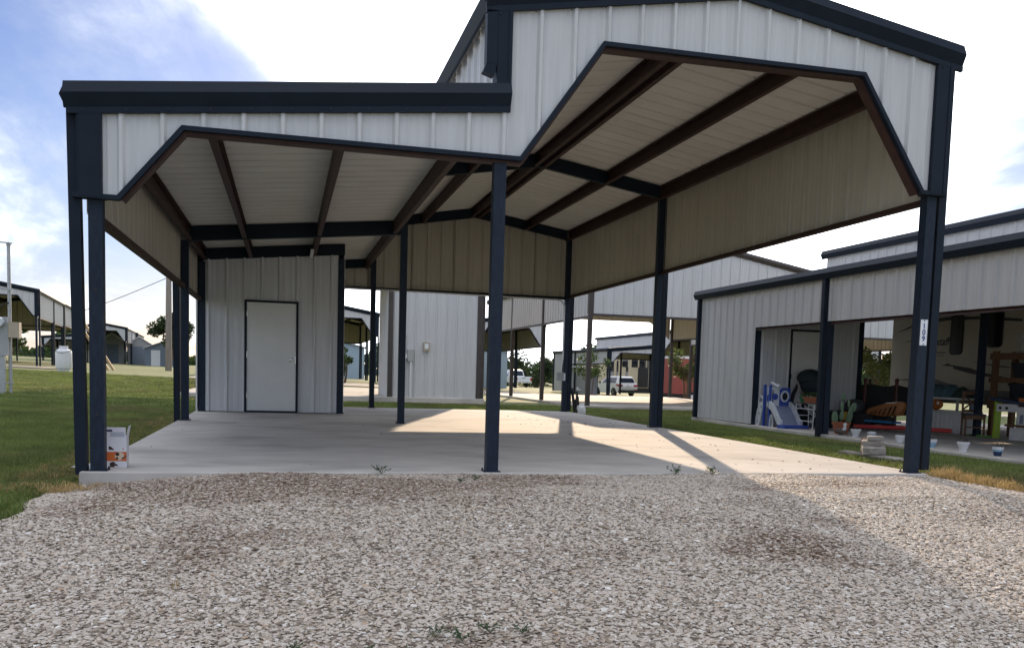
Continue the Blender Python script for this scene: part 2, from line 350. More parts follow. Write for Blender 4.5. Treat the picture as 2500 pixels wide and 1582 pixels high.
gn_scatter(pb, lambda ng, g: (lambda a, b: (lambda j: (ng.links.new(a, j.inputs[0]), ng.links.new(b, j.inputs[0]), j.outputs[0])[2])(ng.nodes.new('GeometryNodeJoinGeometry')))(
    scatter_nodes(ng, g, 4200, PEB, (0.006, 0.006, 0.006), (0.0145, 0.0145, 0.010), (-0.3, -0.3, 0), (0.3, 0.3, 6.28), 3),
    scatter_nodes(ng, g, 420, PEB, (0.012, 0.012, 0.010), (0.025, 0.024, 0.016), (-0.3, -0.3, 0), (0.3, 0.3, 6.28), 11)))

# lawns: tufts of real blades where the photograph is near enough to show them
BLADE = mat('grass_blade', (0.155, 0.20, 0.052), 0.6, vary=0.3, nscale=0.9, second=(0.23, 0.205, 0.085), slo=0.5, shi=0.72, transl=0.45, world_space=True, rand=0.25)
STRAW = mat('dry_grass', (0.42, 0.30, 0.13), 0.7, vary=0.25, nscale=5, transl=0.3, world_space=True, rand=0.2)
def tuft_src(k, n, spread, h, bend, m, wid=0.004):
    rr = random.Random(k); mb = MB()
    for i in range(n):
        a = rr.uniform(0, 6.28); r = spread*math.sqrt(rr.random()); x, y = r*math.cos(a), r*math.sin(a)
        b = rr.uniform(0, 6.28); hh = h*rr.uniform(0.5, 1.15); lean = bend*rr.uniform(0.2, 1.0); dx, dy = math.cos(b), math.sin(b); px, py = -dy*wid, dx*wid
        p1 = (x+dx*lean*hh*0.35, y+dy*lean*hh*0.35, hh*0.6); p2 = (x+dx*lean*hh, y+dy*lean*hh, hh)
        mb.add([(x-px, y-py, -0.005), (x+px, y+py, -0.005), (p1[0]-px*.8, p1[1]-py*.8, p1[2]), (p1[0]+px*.8, p1[1]+py*.8, p1[2]), p2], [(0, 1, 3, 2), (2, 3, 4)])
    return source(mb, 'tuft', m, False)
TUFT = [tuft_src(20+k, 15, 0.06, 0.055, 0.9, BLADE) for k in range(5)]
DRYT = [tuft_src(40+k, 14, 0.05, 0.075, 1.0, STRAW, 0.003) for k in range(3)]
def lawn_patch(x0, x1, y0, y1, n, m, xl=None, xr=None, lift=0.0):
    mb = MB()
    for j in range(m+1):
        y = y0+(y1-y0)*j/m; a = xl(y) if xl else x0; b = xr(y) if xr else x1
        for i in range(n+1): x = a+(b-a)*i/n; mb.v.append((x, y, gz(x, y)+lift))
    mb.f = [(j*(n+1)+i, j*(n+1)+i+1, (j+1)*(n+1)+i+1, (j+1)*(n+1)+i) for j in range(m) for i in range(n)]; mb.m = [0]*len(mb.f)
    return mb
edge_l = lambda y: -3.40 if y > 0 else -3.40-0.06*(-y)+0.07*math.sin(3.1*y)+0.05*math.sin(11*y)
def grass(name, label, mb, dens, srcs, smin, smax, seed):
    o = mb.build(name, GRASS_M); struct(o, 'stuff'); tag(o, label, 'grass')
    gn_scatter(o, lambda ng, g: scatter_nodes(ng, g, dens, srcs, smin, smax, (-0.15, -0.15, 0), (0.15, 0.15, 6.28), seed))
grass('lawn_grass', 'mown green lawn beside the concrete slab and meter post', lawn_patch(-9.5, 0, -3.2, 13, 12, 20, xr=edge_l), 260, TUFT, (0.8, 0.8, 0.7), (1.3, 1.3, 1.25), 5)
grass('lawn_grass', 'thin far lawn running back to the utility pole', lawn_patch(-13, -3.5, 13, 34, 10, 12), 70, TUFT, (1.3, 1.3, 0.7), (2.0, 2.0, 1.1), 6)
grass('lawn_grass', 'strip of green lawn between the two concrete slabs', lawn_patch(4.46, 7.55, -1.0, 12.2, 6, 14), 330, TUFT, (0.8, 0.8, 0.7), (1.3, 1.3, 1.2), 7)
grass('lawn_grass', 'green lawn behind the slab in front of the grey storeroom', lawn_patch(-2.5, 11.5, 12.2, 18.3, 14, 8), 170, TUFT, (1.0, 1.0, 0.7), (1.6, 1.6, 1.1), 8)
grass('dry_grass', 'dry brown grass along the long edge of the slab by the lawn', lawn_patch(-3.95, -3.38, 0.3, 10.5, 4, 20), 210, DRYT, (0.7, 0.7, 0.4), (1.1, 1.1, 0.9), 9)
grass('dry_grass', 'sunlit straw grass along the gravel beside the number post', lawn_patch(4.5, 4.85, -4.5, 0.1, 2, 10, xl=lambda y: 4.46+0.03*math.sin(4*y), xr=lambda y: 4.75+0.03*math.sin(7*y), lift=0.02), 420, DRYT, (0.9, 0.9, 0.9), (1.4, 1.4, 1.7), 10)
grass('dry_grass', 'dry brown grass at the chipped slab corner by the cardboard box', lawn_patch(-4.0, -3.1, -0.55, -0.08, 5, 4, lift=0.015), 230, DRYT, (0.7, 0.7, 0.4), (1.1, 1.1, 0.8), 12)
grass('dry_grass', 'dry grass fringe along the slab edge facing the toys', lawn_patch(4.44, 4.62, 0.5, 12, 2, 20), 200, DRYT, (0.6, 0.6, 0.4), (1.0, 1.0, 0.8), 13)

# slabs
def slab(x0, x1, y0, y1, base, slope=0.0, name='concrete_slab', th=0.22, chip=False):
    mb = MB(); n, m = 8, 10; g = 0.012
    def z(y): return base+slope*max(0, y)
    P = lambda x, y, zz: (x, y, zz)
    ring = lambda ins, dz: [(x0+ins, y0+ins, z(y0)+dz), (x1-ins, y0+ins, z(y0)+dz), (x1-ins, y1-ins, z(y1)+dz), (x0+ins, y1-ins, z(y1)+dz)]
    mb.v = ring(0, -th)+ring(0, -g)+ring(g, 0)
    mb.f = [(0, 1, 5, 4), (1, 2, 6, 5), (2, 3, 7, 6), (3, 0, 4, 7), (4, 5, 9, 8), (5, 6, 10, 9), (6, 7, 11, 10), (7, 4, 8, 11), (8, 9, 10, 11)]; mb.m = [0]*9
    return struct(mb.build(name, CONC))
SLOPE = 0.0042
slab(-3.36, 4.44, -0.05, 12.1, 0.0, SLOPE)
slab(7.60, 15.4, 0.10, 12.3, -0.085, SLOPE)

# ------------------------------------------------------------------ shelter
RIB = 0.3048
def sheet(name, parent, u0, u1, lo, hi, P, mats=(P_WHITE, P_BACK), r0=0.0, kinks=(), rib_h=0.030, th=0.003):
    """ribbed steel cladding from u0 to u1, one object for every 0.914 m sheet"""
    def interp(t, u):
        if not isinstance(t, (list, tuple)): return t
        if u <= t[0][0]: return t[0][1]
        for (a, va), (b, vb) in zip(t, t[1:]):
            if u <= b: return va+(vb-va)*(u-a)/(b-a) if b > a else vb
        return t[-1][1]
    ks = set(kinks)
    for t in (lo, hi):
        if isinstance(t, (list, tuple)): ks |= {a for a, _ in t}
    def prof(u):
        d = abs(((u-r0+RIB/2) % RIB)-RIB/2)
        if d < 0.0125: return rib_h
        if d < 0.032: return rib_h*(0.032-d)/(0.032-0.0125)
        for q in (0.10,):                                   # low stiffening bead between the ribs
            if abs(d-q) < 0.012: return 0.004
        return 0.0
    k0 = math.floor((u0-r0)/(3*RIB)); out = []
    k = k0
    while r0+k*3*RIB < u1-1e-4:
        a, b = max(u0, r0+k*3*RIB), min(u1, r0+(k+1)*3*RIB); k += 1
        if b-a < 0.004: continue
        us = {a, b} | {q for q in ks if a < q < b}
        c = r0+math.floor((a-r0)/RIB)*RIB
        while c <= b+RIB:
            for d in (-.032, -.0125, .0125, .032, .088, .100, .112, -.088, -.100, -.112):
                if a < c+d < b: us.add(c+d)
            c += RIB
        us = sorted(us); mb = MB(); e = 1e-5
        rows = []
        for i, u in enumerate(us):
            w = prof(min(max(u, a+e), b-e)); v0, v1 = interp(lo, u), interp(hi, u); rows.append((u, w, v0, v1))
        for skin, mi in ((0, 0), (-th, 1)):
            vs = []
            for u, w, v0, v1 in rows: vs += [P(u, v0, w+skin), P(u, v1, w+skin)]
            fs = [(2*i, 2*i+2, 2*i+3, 2*i+1) if mi == 0 else (2*i, 2*i+1, 2*i+3, 2*i+2) for i in range(len(us)-1)]
            mb.add(vs, fs, mi)
        n = len(us)*2
        mb.f += [(0, 1, n+1, n), (n-2, n-1, 2*n-1, 2*n-2)]; mb.m += [1, 1]
        if b < u1-1e-3:                                      # dark strip painting in the shadow line along the lap with the next sheet
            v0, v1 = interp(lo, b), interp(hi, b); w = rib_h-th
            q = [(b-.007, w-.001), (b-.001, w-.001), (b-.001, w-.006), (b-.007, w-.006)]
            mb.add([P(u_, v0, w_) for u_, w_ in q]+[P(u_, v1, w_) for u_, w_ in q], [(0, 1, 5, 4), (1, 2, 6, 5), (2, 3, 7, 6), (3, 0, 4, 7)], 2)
        out.append(mb.build(name, list(mats)+[LAP_SHADE], parent))
    return out

def zr(x): return 4.40-0.168*abs(x-2.165)                   # underside of the main roof
def zl(x): return 3.20+0.092*x                               # underside of the lean-to roof
XL, XM, XR, YM, YS, YR = -3.25, 0.0, 4.30, 6.72, 9.32, 11.98
def zs(y): return SLOPE*max(0, y)
FASC = [(0.0, -0.115), (0.028, -0.112), (0.075, -0.015), (0.035, 0.078), (0.0, 0.080)]     # moulded eave section: out, up
def fascia(mb, a, b, out):
    a, b, out = Vector(a), Vector(b), Vector(out)
    mb.sweep([[p+out*o+Vector((0, 0, z)) for o, z in FASC] for p in (a, b)], None)
def post(parent, x, y, z0, z1, w=0.105, bolts=False):
    mb = MB(); mb.box(x-w/2, x+w/2, y-w/2, y+w/2, z0, z1)
    mb.box(x-w/2-0.022, x+w/2+0.022, y-w/2-0.012, y+w/2+0.03, z0-0.004, z0+0.009)
    for s_ in (-1, 1): mb.tube([(x+s_*(w/2+.012), y+w/2+.018, z0), (x+s_*(w/2+.012), y+w/2+.018, z0+.026)], 0.008, 6, 1)
    if bolts:
        for zz in bolts: mb.tube([(x, y-w/2-0.006, zz), (x, y-w/2+0.002, zz)], 0.012, 8, 1)
    return mb.build('post', [POST, BLACK], parent)
def spout(parent, x, y, z0, z1, w=0.085, d=0.095, lean=0.0):
    mb = MB(); mb.hexa([(x-w/2+lean, y-d/2, z0), (x+w/2+lean, y-d/2, z0), (x+w/2+lean, y+d/2, z0), (x-w/2+lean, y+d/2, z0), (x-w/2, y-d/2, z1), (x+w/2, y-d/2, z1), (x+w/2, y+d/2, z1), (x-w/2, y+d/2, z1)])
    return mb.build('downspout', TRIM, parent)

LO = [(-3.178, 2.155), (-3.056, 2.155), (-2.58, 2.728), (0.166, 2.716), (0.884, 3.752), (3.452, 3.758), (4.155, 2.732), (4.237, 2.725)]
def shelter(name, label, loc, group=None, rz=0.0):
    t = thing(name, label, 'carport', loc, rz, group)
    # posts
    post(t, XL+0.02, 0.03, 0.0, 2.72, bolts=(1.98, 1.43, 0.45)); post(t, XM, 0.03, 0.0, 2.69, bolts=(2.02, 1.2, 0.5)); post(t, XR, 0.03, 0.0, 3.85, bolts=(1.95, 0.82, 0.32))
    post(t, XL, YM, zs(YM), 2.70); post(t, XM, YM, zs(YM), 3.98); post(t, XR, YM, zs(YM), 3.88)
    post(t, XL, YR-.06, zs(YR), 2.72); post(t, XM, YR-.06, zs(YR), 3.95); post(t, XR, YR-.06, zs(YR), 3.86)
    post(t, -0.815, YS+0.05, zs(YS), 2.86, 0.115); post(t, XL+0.02, YS+0.05, zs(YS), 2.68, 0.115)
    # front cladding
    LOm = [(x, z) for x, z in LO]
    F = lambda u, v, w: (u, -0.035-w, v)
    sheet('wall_panel', t, -3.178, 0.055, LOm, [(-3.178, 2.776), (0.055, 3.09)], F, r0=-3.035)
    sheet('wall_panel', t, 0.055, 4.237, LOm, [(0.055, 3.916), (2.165, 4.275), (4.237, 3.916)], F, r0=-3.035)
    path = [(-3.385, 2.150), (-3.056, 2.150), (-2.58, 2.723), (0.166, 2.711), (0.884, 3.747), (3.452, 3.753), (4.155, 2.727), (4.42, 2.720)]
    mb = MB(); mb.band(path, -0.022, 0.014, -0.078, 0.0); mb.build('opening_trim', TRIM, t)
    mb = MB(); mb.band(path[1:-1], -0.044, -0.023, -0.03, 0.075); mb.band(path[1:-1], 0.02, 0.16, 0.0, 0.02); mb.build('opening_frame', OXIDE, t)
    # corner trims and spouts
    mb = MB(); mb.box(-3.335, -3.17, -0.082, 0.10, 2.14, 2.79); mb.box(-3.352, -3.337, -0.075, 0.10, 2.14, 2.79); mb.build('corner_trim', TRIM, t)
    mb = MB(); mb.box(4.23, 4.40, -0.082, 0.10, 2.715, 3.94); mb.box(4.365, 4.405, -0.088, -0.083, 2.715, 3.94); mb.build('corner_trim', TRIM, t)
    mb = MB(); mb.box(-0.065, 0.062, -0.082, 0.10, 3.30, 3.95); mb.box(0.03, 0.058, -0.088, -0.083, 3.30, 3.95); mb.build('corner_trim', TRIM, t)
    mb = MB(); mb.box(-0.16, -0.068, -0.085, 0.02, 3.47, 3.90); mb.hexa([(-0.185, -0.085, 3.40), (-0.09, -0.085, 3.37), (-0.09, 0.02, 3.37), (-0.185, 0.02, 3.40), (-0.16, -0.085, 3.468), (-0.068, -0.085, 3.468), (-0.068, 0.02, 3.468), (-0.16, 0.02, 3.468)])
    mb.build('downspout', TRIM, t)
    spout(t, -3.392, 0.03, -0.03, 2.80, lean=0.04); spout(t, -3.385, YM, -0.02, 2.80, lean=0.02); spout(t, -3.385, YR-0.1, 0.06, 2.80)
    spout(t, 4.452, 0.06, 0.03, 3.93); spout(t, 4.407, YM, 0.03, 3.90); spout(t, 4.407, YR-0.06, 0.06, 3.90)
    # moulded rake trims and eave gutters
    mb = MB(); fascia(mb, (-3.44, -0.05, 2.909), (0.062, -0.05, 3.244), (0, -1, 0)); mb.hexa([(-3.42, -0.085, 2.748), (0.06, -0.085, 3.083), (0.06, -0.05, 3.083), (-3.42, -0.05, 2.748), (-3.42, -0.085, 2.796), (0.06, -0.085, 3.131), (0.06, -0.05, 3.131), (-3.42, -0.05, 2.796)])
    mb.build('rake_trim', TRIM, t)
    mb = MB()
    for xa, za, xb, zb in ((-0.17, 4.036, 2.165, 4.428), (2.165, 4.428, 4.50, 4.036)):
        fascia(mb, (xa, -0.05, za), (xb, -0.05, zb), (0, -1, 0))
        mb.hexa([(xa, -0.085, za-.16), (xb, -0.085, zb-.16), (xb, -0.05, zb-.16), (xa, -0.05, za-.16), (xa, -0.085, za-.113), (xb, -0.085, zb-.113), (xb, -0.05, zb-.113), (xa, -0.05, za-.113)])
    mb.build('rake_trim', TRIM, t)
    for x, z, o in ((-3.40, 2.909, -1), (-0.125, 4.036, -1), (4.455, 4.036, 1)):
        mb = MB(); fascia(mb, (x, -0.06, z), (x, YR+0.08, z), (o, 0, 0)); mb.build('gutter', TRIM, t)
    # roof sheets, ribs running down the slope
    RM = (R_TOP, R_BACK)
    sheet('roof_panel', t, -0.04, YR+0.06, -3.40, -0.002, lambda u, v, w: (v, u, zl(v)+0.006+w), RM, r0=0.18)
    sheet('roof_panel', t, -0.04, YR+0.06, -0.11, 2.163, lambda u, v, w: (v, u, zr(v)+0.006+w), RM, r0=0.18)
    sheet('roof_panel', t, -0.04, YR+0.06, 2.167, 4.44, lambda u, v, w: (v, u, zr(v)+0.006+w), RM, r0=0.18)
    # side, rear and storeroom cladding
    Rr = lambda u, v, w: (4.362+w, u, v)
    sheet('wall_panel', t, 0.10, YR, [(0, 2.70), (YR, 2.63)], 4.0, Rr, r0=0.25)
    Ll = lambda u, v, w: (-3.312-w, u, v)
    sheet('wall_panel', t, 0.10, YS, 2.05, 2.86, Ll, r0=0.25); sheet('wall_panel', t, YS, YR, 0.06, 2.86, Ll, r0=0.25)
    sheet('wall_panel', t, 0.0, YR, 3.22, 3.98, lambda u, v, w: (-0.06-w, u, v), r0=0.25)
    Bk = lambda u, v, w: (u, YR+0.02+w, v)
    sheet('wall_panel', t, -0.755, -0.002, 2.60, [(-0.755, zl(-0.755)), (-0.002, zl(0))], Bk, r0=-0.10)
    sheet('wall_panel', t, 0.002, 4.33, 2.60, [(0.002, zr(0)), (2.165, zr(2.165)), (4.33, zr(4.33))], Bk, r0=-0.10)
    sheet('wall_panel', t, -3.28, -0.757, 0.06, [(-3.28, zl(-3.28)), (-0.757, zl(-0.757))], Bk, r0=-0.10)
    St = lambda u, v, w: (u, YS-w, v); top = [(-3.28, zl(-3.2)-0.195), (-0.87, zl(-.87)-0.195)]
    sheet('wall_panel', t, -3.20, -2.50, zs(YS)+0.012, top, St, r0=-3.12); sheet('wall_panel', t, -2.50, -1.575, 2.03, top, St, r0=-3.12); sheet('wall_panel', t, -1.575, -0.872, zs(YS)+0.012, top, St, r0=-3.12)
    sheet('wall_panel', t, YS+0.10, YR, zs(YS)+0.02, zl(-.76)-0.01, lambda u, v, w: (-0.76+w, u, v), r0=0.2)
    # rafters
    def rafter(pts, y, th=0.09, d=0.20):
        mb = MB()
        for (xa, za), (xb, zb) in zip(pts, pts[1:]): mb.hexa([(xa, y-th/2, za-d), (xb, y-th/2, zb-d), (xb, y+th/2, zb-d), (xa, y+th/2, za-d), (xa, y-th/2, za), (xb, y-th/2, zb), (xb, y+th/2, zb), (xa, y+th/2, za)])
        mb.build('rafter', TRIM if y > 9 else TRIM, t)
    main = [(0.0, zr(0)-.002), (2.165, zr(2.165)-.002), (4.24, zr(4.24)-.002)]
    rafter(main, YM); rafter(main, YR-.06)
    lean = [(-3.18, zl(-3.18)-.002), (0.035, zl(.035)-.002)]
    rafter(lean, YM, 0.09, 0.215); rafter([(-3.18, zl(-3.18)-.002), (-0.755, zl(-.755)-.002)], YS+0.02); rafter([(-0.70, zl(-.70)-.002), (0.04, zl(.04)-.002)], YR-.06, 0.09, 0.18)
    # purlins and eave struts
    def purlin(x, zf, name='purlin', d=0.195, w=0.062, m=OXIDE, flip=1):
        z = zf(x)-0.004; mb = MB(); y0, y1 = 0.04, YR-0.02
        mb.box(x-0.003, x+0.003, y0, y1, z-d, z); a, b = sorted((x+0.0035*flip, x+w*flip))
        mb.box(a, b, y0, y1, z-d-.002, z-d+0.004); mb.box(a, b, y0, y1, z-0.010, z-0.004)
        e = x+w*flip; mb.box(min(e, e-.004*flip), max(e, e-.004*flip), y0, y1, z-d+0.004, z-d+0.024)
        mb.build(name, m, t)
    for x in (-2.43, -1.33, -0.18): purlin(x, zl)
    purlin(1.0, zr); purlin(3.33, zr, flip=-1); purlin(2.115, zr, flip=-1); purlin(2.215, zr, flip=1)
    purlin(XL+0.04, zl, 'eave_strut', 0.2, 0.07); purlin(4.295, zr, 'eave_strut', 0.21, 0.07, flip=-1); purlin(0.03, zr, 'eave_strut', 0.2, 0.07)
    # girts along the bottom of the side walls and rear wall
    for nm, (x0, x1, y0, y1, za, zb, ze, zf) in dict(girt=(4.30, 4.358, 0.08, YR, 2.64, 2.70, 2.57, 2.63), girt_l=(-3.285, -3.235, 0.08, YS, 1.99, 2.05, 1.99, 2.05)).items():
        mb = MB(); mb.hexa([(x0-0.02, y0, za), (x1, y0, za), (x1, y1, ze), (x0-0.02, y1, ze), (x0+0.02, y0, zb), (x1, y0, zb), (x1, y1, zf), (x0+0.02, y1, zf)]); mb.build('girt', OXIDE, t)
    mb = MB(); mb.box(-0.755, 4.30, YR-0.03, YR+0.018, 2.545, 2.605); mb.build('girt', TRIM, t)
    mb = MB(); mb.box(-3.0, 4.3, YR+0.02, YR+0.075, 2.575, 2.598); mb.build('base_trim', TRIM, t)
    # screw heads along the trims
    mb = MB()
    def screw(x, z): mb.lathe([(0.008, -0.006), (0.009, 0)], (x, -0.086, z), 6, axis='y')
    for k in range(11): x = -3.3+k*0.31; screw(x, 2.774+0.0967*(x+3.42))
    for k in range(15): x = -0.05+k*0.3095; screw(x, 3.897+0.168*(2.165-abs(x-2.165))-.008)
    o = mb.build('trim_screws', BLACK, t); o['kind'] = 'stuff'
    # storeroom door
    d = MB().box(-2.465, -1.61, YS-0.03, YS+0.01, zs(YS)+0.035, 2.005).build('door', DOORW, t)
    k = MB(); k.lathe([(0.001, -0.075), (0.022, -0.073), (0.03, -0.058), (0.028, -0.042), (0.014, -0.036), (0.014, -0.012), (0.034, -0.008), (0.034, 0)], (-1.70, YS-0.031, 1.0), 14, axis='y'); k.build('door_knob', CHROME, d, True)
    for z in (0.3, 1.02, 1.75): MB().box(-2.475, -2.455, YS-0.045, YS-0.032, z, z+0.1).build('hinge', CHROME, d)
    h = MB(); h.box(-1.625, -1.612, YS-0.034, YS-0.0305, 0.93, 1.07); h.build('strike_plate', CHROME, d)
    f = MB(); f.box(-2.508, -2.468, YS-0.045, YS+0.05, zs(YS), 2.045); f.box(-1.607, -1.568, YS-0.045, YS+0.05, zs(YS), 2.045); f.box(-2.467, -1.608, YS-0.045, YS+0.05, 2.008, 2.045); f.box(-2.467, -1.608, YS-0.05, YS+0.03, zs(YS)-.004, zs(YS)+0.03)
    f.build('door_frame', TRIM, t)
    # strip light under the lean-to purlin
    l = MB(); l.box(-1.385, -1.335, 8.3, 9.25, 2.83, 2.875); l.build('tube_light', WHITEP, t)
    return t
SH_GROUP = 'steel carports of one pattern'
HOME = shelter('steel_carport', 'empty open steel carport with dark posts standing on the near concrete slab', (0, 0, 0), SH_GROUP)
def again(loc, rz, label):
    c = copy_tree(HOME); c.location = loc; c.rotation_euler = (0, 0, rz); c['label'] = label; return c
again((10.95, 0.17, -0.085), 0, 'steel carport sheltering a camper trailer, toys and flower pots')
# ------------------------------------------------------------------ other buildings of the park
again((-18.87, 44.94, 0.44), 0.113, 'steel carport across the lawn behind the white propane tank')
again((-20.25, 57.0, 0.50), 0.113, 'steel carport standing end to end behind the one by the propane tank')
again((-0.95, 47.3, 0.10), 0.0, 'distant carport gable seen past the storeroom corner and the leafy shrub')
f_ = again((20.95, 46.2, -0.37), 0.0, 'distant carport standing over the white hatchback')
for ch in list(f_.children):                                # this one has no middle post at its front
    if ch.name.startswith('post') and abs(ch.data.vertices[0].co.x) < 0.2 and ch.data.vertices[0].co.y < 0.5: bpy.data.objects.remove(ch)
again((9.05, 46.3, -0.13), 0.0, 'distant carport gable seen beneath the side wall of the wide carport, before the pickup')
again((33.7, 48.0, -0.62), 0.0, 'farthest carport gable glimpsed beneath the roof over the camper trailer')
again((-21.9, 92.0, 0.25), 0.085, 'far carport beyond the timber props, nearer of the two in line')
again((-23.4, 109.0, 0.25), 0.085, 'far carport beyond the timber props, farther of the two in line')
BRONZE = mat('trim_bronze', (0.060, 0.050, 0.046), 0.5, vary=0.15)
def rear_shed(name, label, x0, x1, y0, y1, zb, eave, peak, bottom, base, tint=BRONZE, posts=(), side_bottom=None, far_lo=None, inner_right=True, room=None):
    t = thing(name, label, 'carport', (x0, y0, 0)); w, D = x1-x0, y1-y0; xm = w/2
    r = lambda x: eave+(peak-eave)*(1-abs(x-xm)/xm)
    tops = [(0, r(0)), (xm, r(xm)), (w, r(w))]
    lo = bottom if not room else [(0, bottom), (room[0], bottom), (room[0]+1e-3, base), (room[1], base), (room[1]+1e-3, bottom), (w, bottom)]
    segs = [(0.06, w-0.06)] if not room else [(0.06, room[0]), (room[0], room[1]-.06), (room[1]+.06, w-.06)]
    for k, (a, b) in enumerate(segs):
        if b-a > 0.1: sheet('wall_panel', t, a, b, (base if room and k == 1 else bottom), tops, lambda u, v, q: (u, -0.03-q, v), r0=0.1)
    sb = side_bottom or bottom
    sheet('wall_panel', t, 0.06, D, sb, r(0)-0.05, lambda u, v, q: (-0.03-q, u, v), r0=0.1)
    sheet('wall_panel', t, 0.06, D, sb, r(w)-0.05, lambda u, v, q: (w+0.03+q, u, v), r0=0.1)
    if room:
        d = room[2]
        sheet('wall_panel', t, 0.06, d, base, r(room[0])-0.1, lambda u, v, q: (room[0]-q, u, v), r0=0.1)
        sheet('wall_panel', t, 0.06, d, base, sb, lambda u, v, q: (room[1]+q, u, v), r0=0.1)
        for x in (room[0]+0.05, room[1]-0.02): MB().box(x-.07, x+.07, -0.075, 0.07, base, bottom+0.3).build('corner_trim', tint, t)
        spx = room[1]+0.12; MB().box(spx-.04, spx+.04, 0.0, 0.09, base-0.02, bottom+0.6).build('downspout', tint, t)
    fl = far_lo or bottom
    sheet('wall_panel', t, 0.06, w-0.06, fl, tops, lambda u, v, q: (u, D+0.03+q, v), r0=0.1)
    for a, b in ((-0.1, xm), (xm, w+0.1)): sheet('roof_panel', t, -0.08, D+0.08, a, b, lambda u, v, q: (v, u, r(v)+0.02+q), (R_TOP, R_BACK), r0=0.1)
    for y, o in ((-0.05, -1), (D+0.05, 1)):
        mb = MB(); fascia(mb, (-0.12, y, r(-.12)+0.04), (xm, y, r(xm)+0.04), (0, o, 0)); fascia(mb, (xm, y, r(xm)+0.04), (w+.12, y, r(w+.12)+0.04), (0, o, 0)); mb.build('rake_trim', tint, t)
    for x, o in ((-0.1, -1), (w+0.1, 1)): mb = MB(); fascia(mb, (x, -.05, r(x)+0.03), (x, D+.05, r(x)+0.03), (o, 0, 0)); mb.build('gutter', tint, t)
    MB().box(0, w, -0.045, 0.05, bottom-0.07, bottom).build('girt', tint, t) if not room else None
    for x, y in posts: MB().box(x-.06, x+.06, y-.06, y+.06, base-0.15, eave).build('post', tint, t)
    for x in (0.0, w): MB().box(x-0.075, x+0.075, -0.07, 0.06, bottom, r(0)).build('corner_trim', tint, t)
    for x in (-.035, w+.035): MB().box(x-.03, x+.03, 0, D, sb-0.06, sb).build('girt', tint, t)
    return t
rear_shed('steel_carport', 'tall carport with a grey storeroom standing behind the near slab', -4.6, 3.85, 19.2, 30.5, 0, 5.0, 5.75, 3.25, 0.085, posts=((0, 0), (0, 5.5), (0, 11.2), (8.45, 5.5), (8.45, 11.2), (4.2, 11.2)), room=(5.72, 8.43, 2.7), far_lo=4.85)
rear_shed('steel_carport', 'wide gabled carport behind the water standpipes', 6.75, 15.2, 17.6, 31.2, 0, 3.90, 4.66, 2.67, 0.0, posts=((0, 0), (-0.02, 4.9), (0, 9.4), (0, 13.55), (8.45, 0), (8.45, 6.5), (8.45, 13.5)), side_bottom=2.60, far_lo=[(0, 2.6), (0.9, 3.35), (7.4, 3.35), (8.45, 2.55)])
rear_shed('steel_carport', 'gabled carport behind the storeroom with the toddler slide', 17.0, 25.5, 20.5, 33, 0, 3.85, 4.6, 2.48, -0.15, posts=((0, 0), (8.5, 0), (0, 12.4), (8.5, 12.4)))
slab(-4.75, 4.0, 19.1, 30.8, 0.085, name='concrete_slab'); slab(6.6, 15.4, 17.5, 31.4, 0.0, name='concrete_slab'); slab(16.9, 25.6, 20.4, 33.2, -0.16, name='concrete_slab')
# gravel lanes between the rows
LANE = mat('lane_gravel', (0.36, 0.31, 0.265), 0.9, vary=0.25, nscale=14, second=(0.24, 0.19, 0.15), bump=0.5, bscale=40, world_space=True, detail=8)
def lane(x0, x1, y0, y1, n, m):
    mb = MB()
    for j in range(m+1):
        for i in range(n+1):
            x = x0+(x1-x0)*i/n; y = y0+(y1-y0)*j/m+0.25*math.sin(0.9*x)*(1 if j in (0, m) else 0); mb.v.append((x, y, gz(x, y)+0.03))
    mb.f = [(j*(n+1)+i, j*(n+1)+i+1, (j+1)*(n+1)+i+1, (j+1)*(n+1)+i) for j in range(m) for i in range(n)]; mb.m = [0]*len(mb.f)
    return struct(mb.build('gravel_lane', LANE))
lane(-6, 60, 34.5, 42, 60, 6); lane(-40, -12.2, 37.6, 41.5, 24, 4)

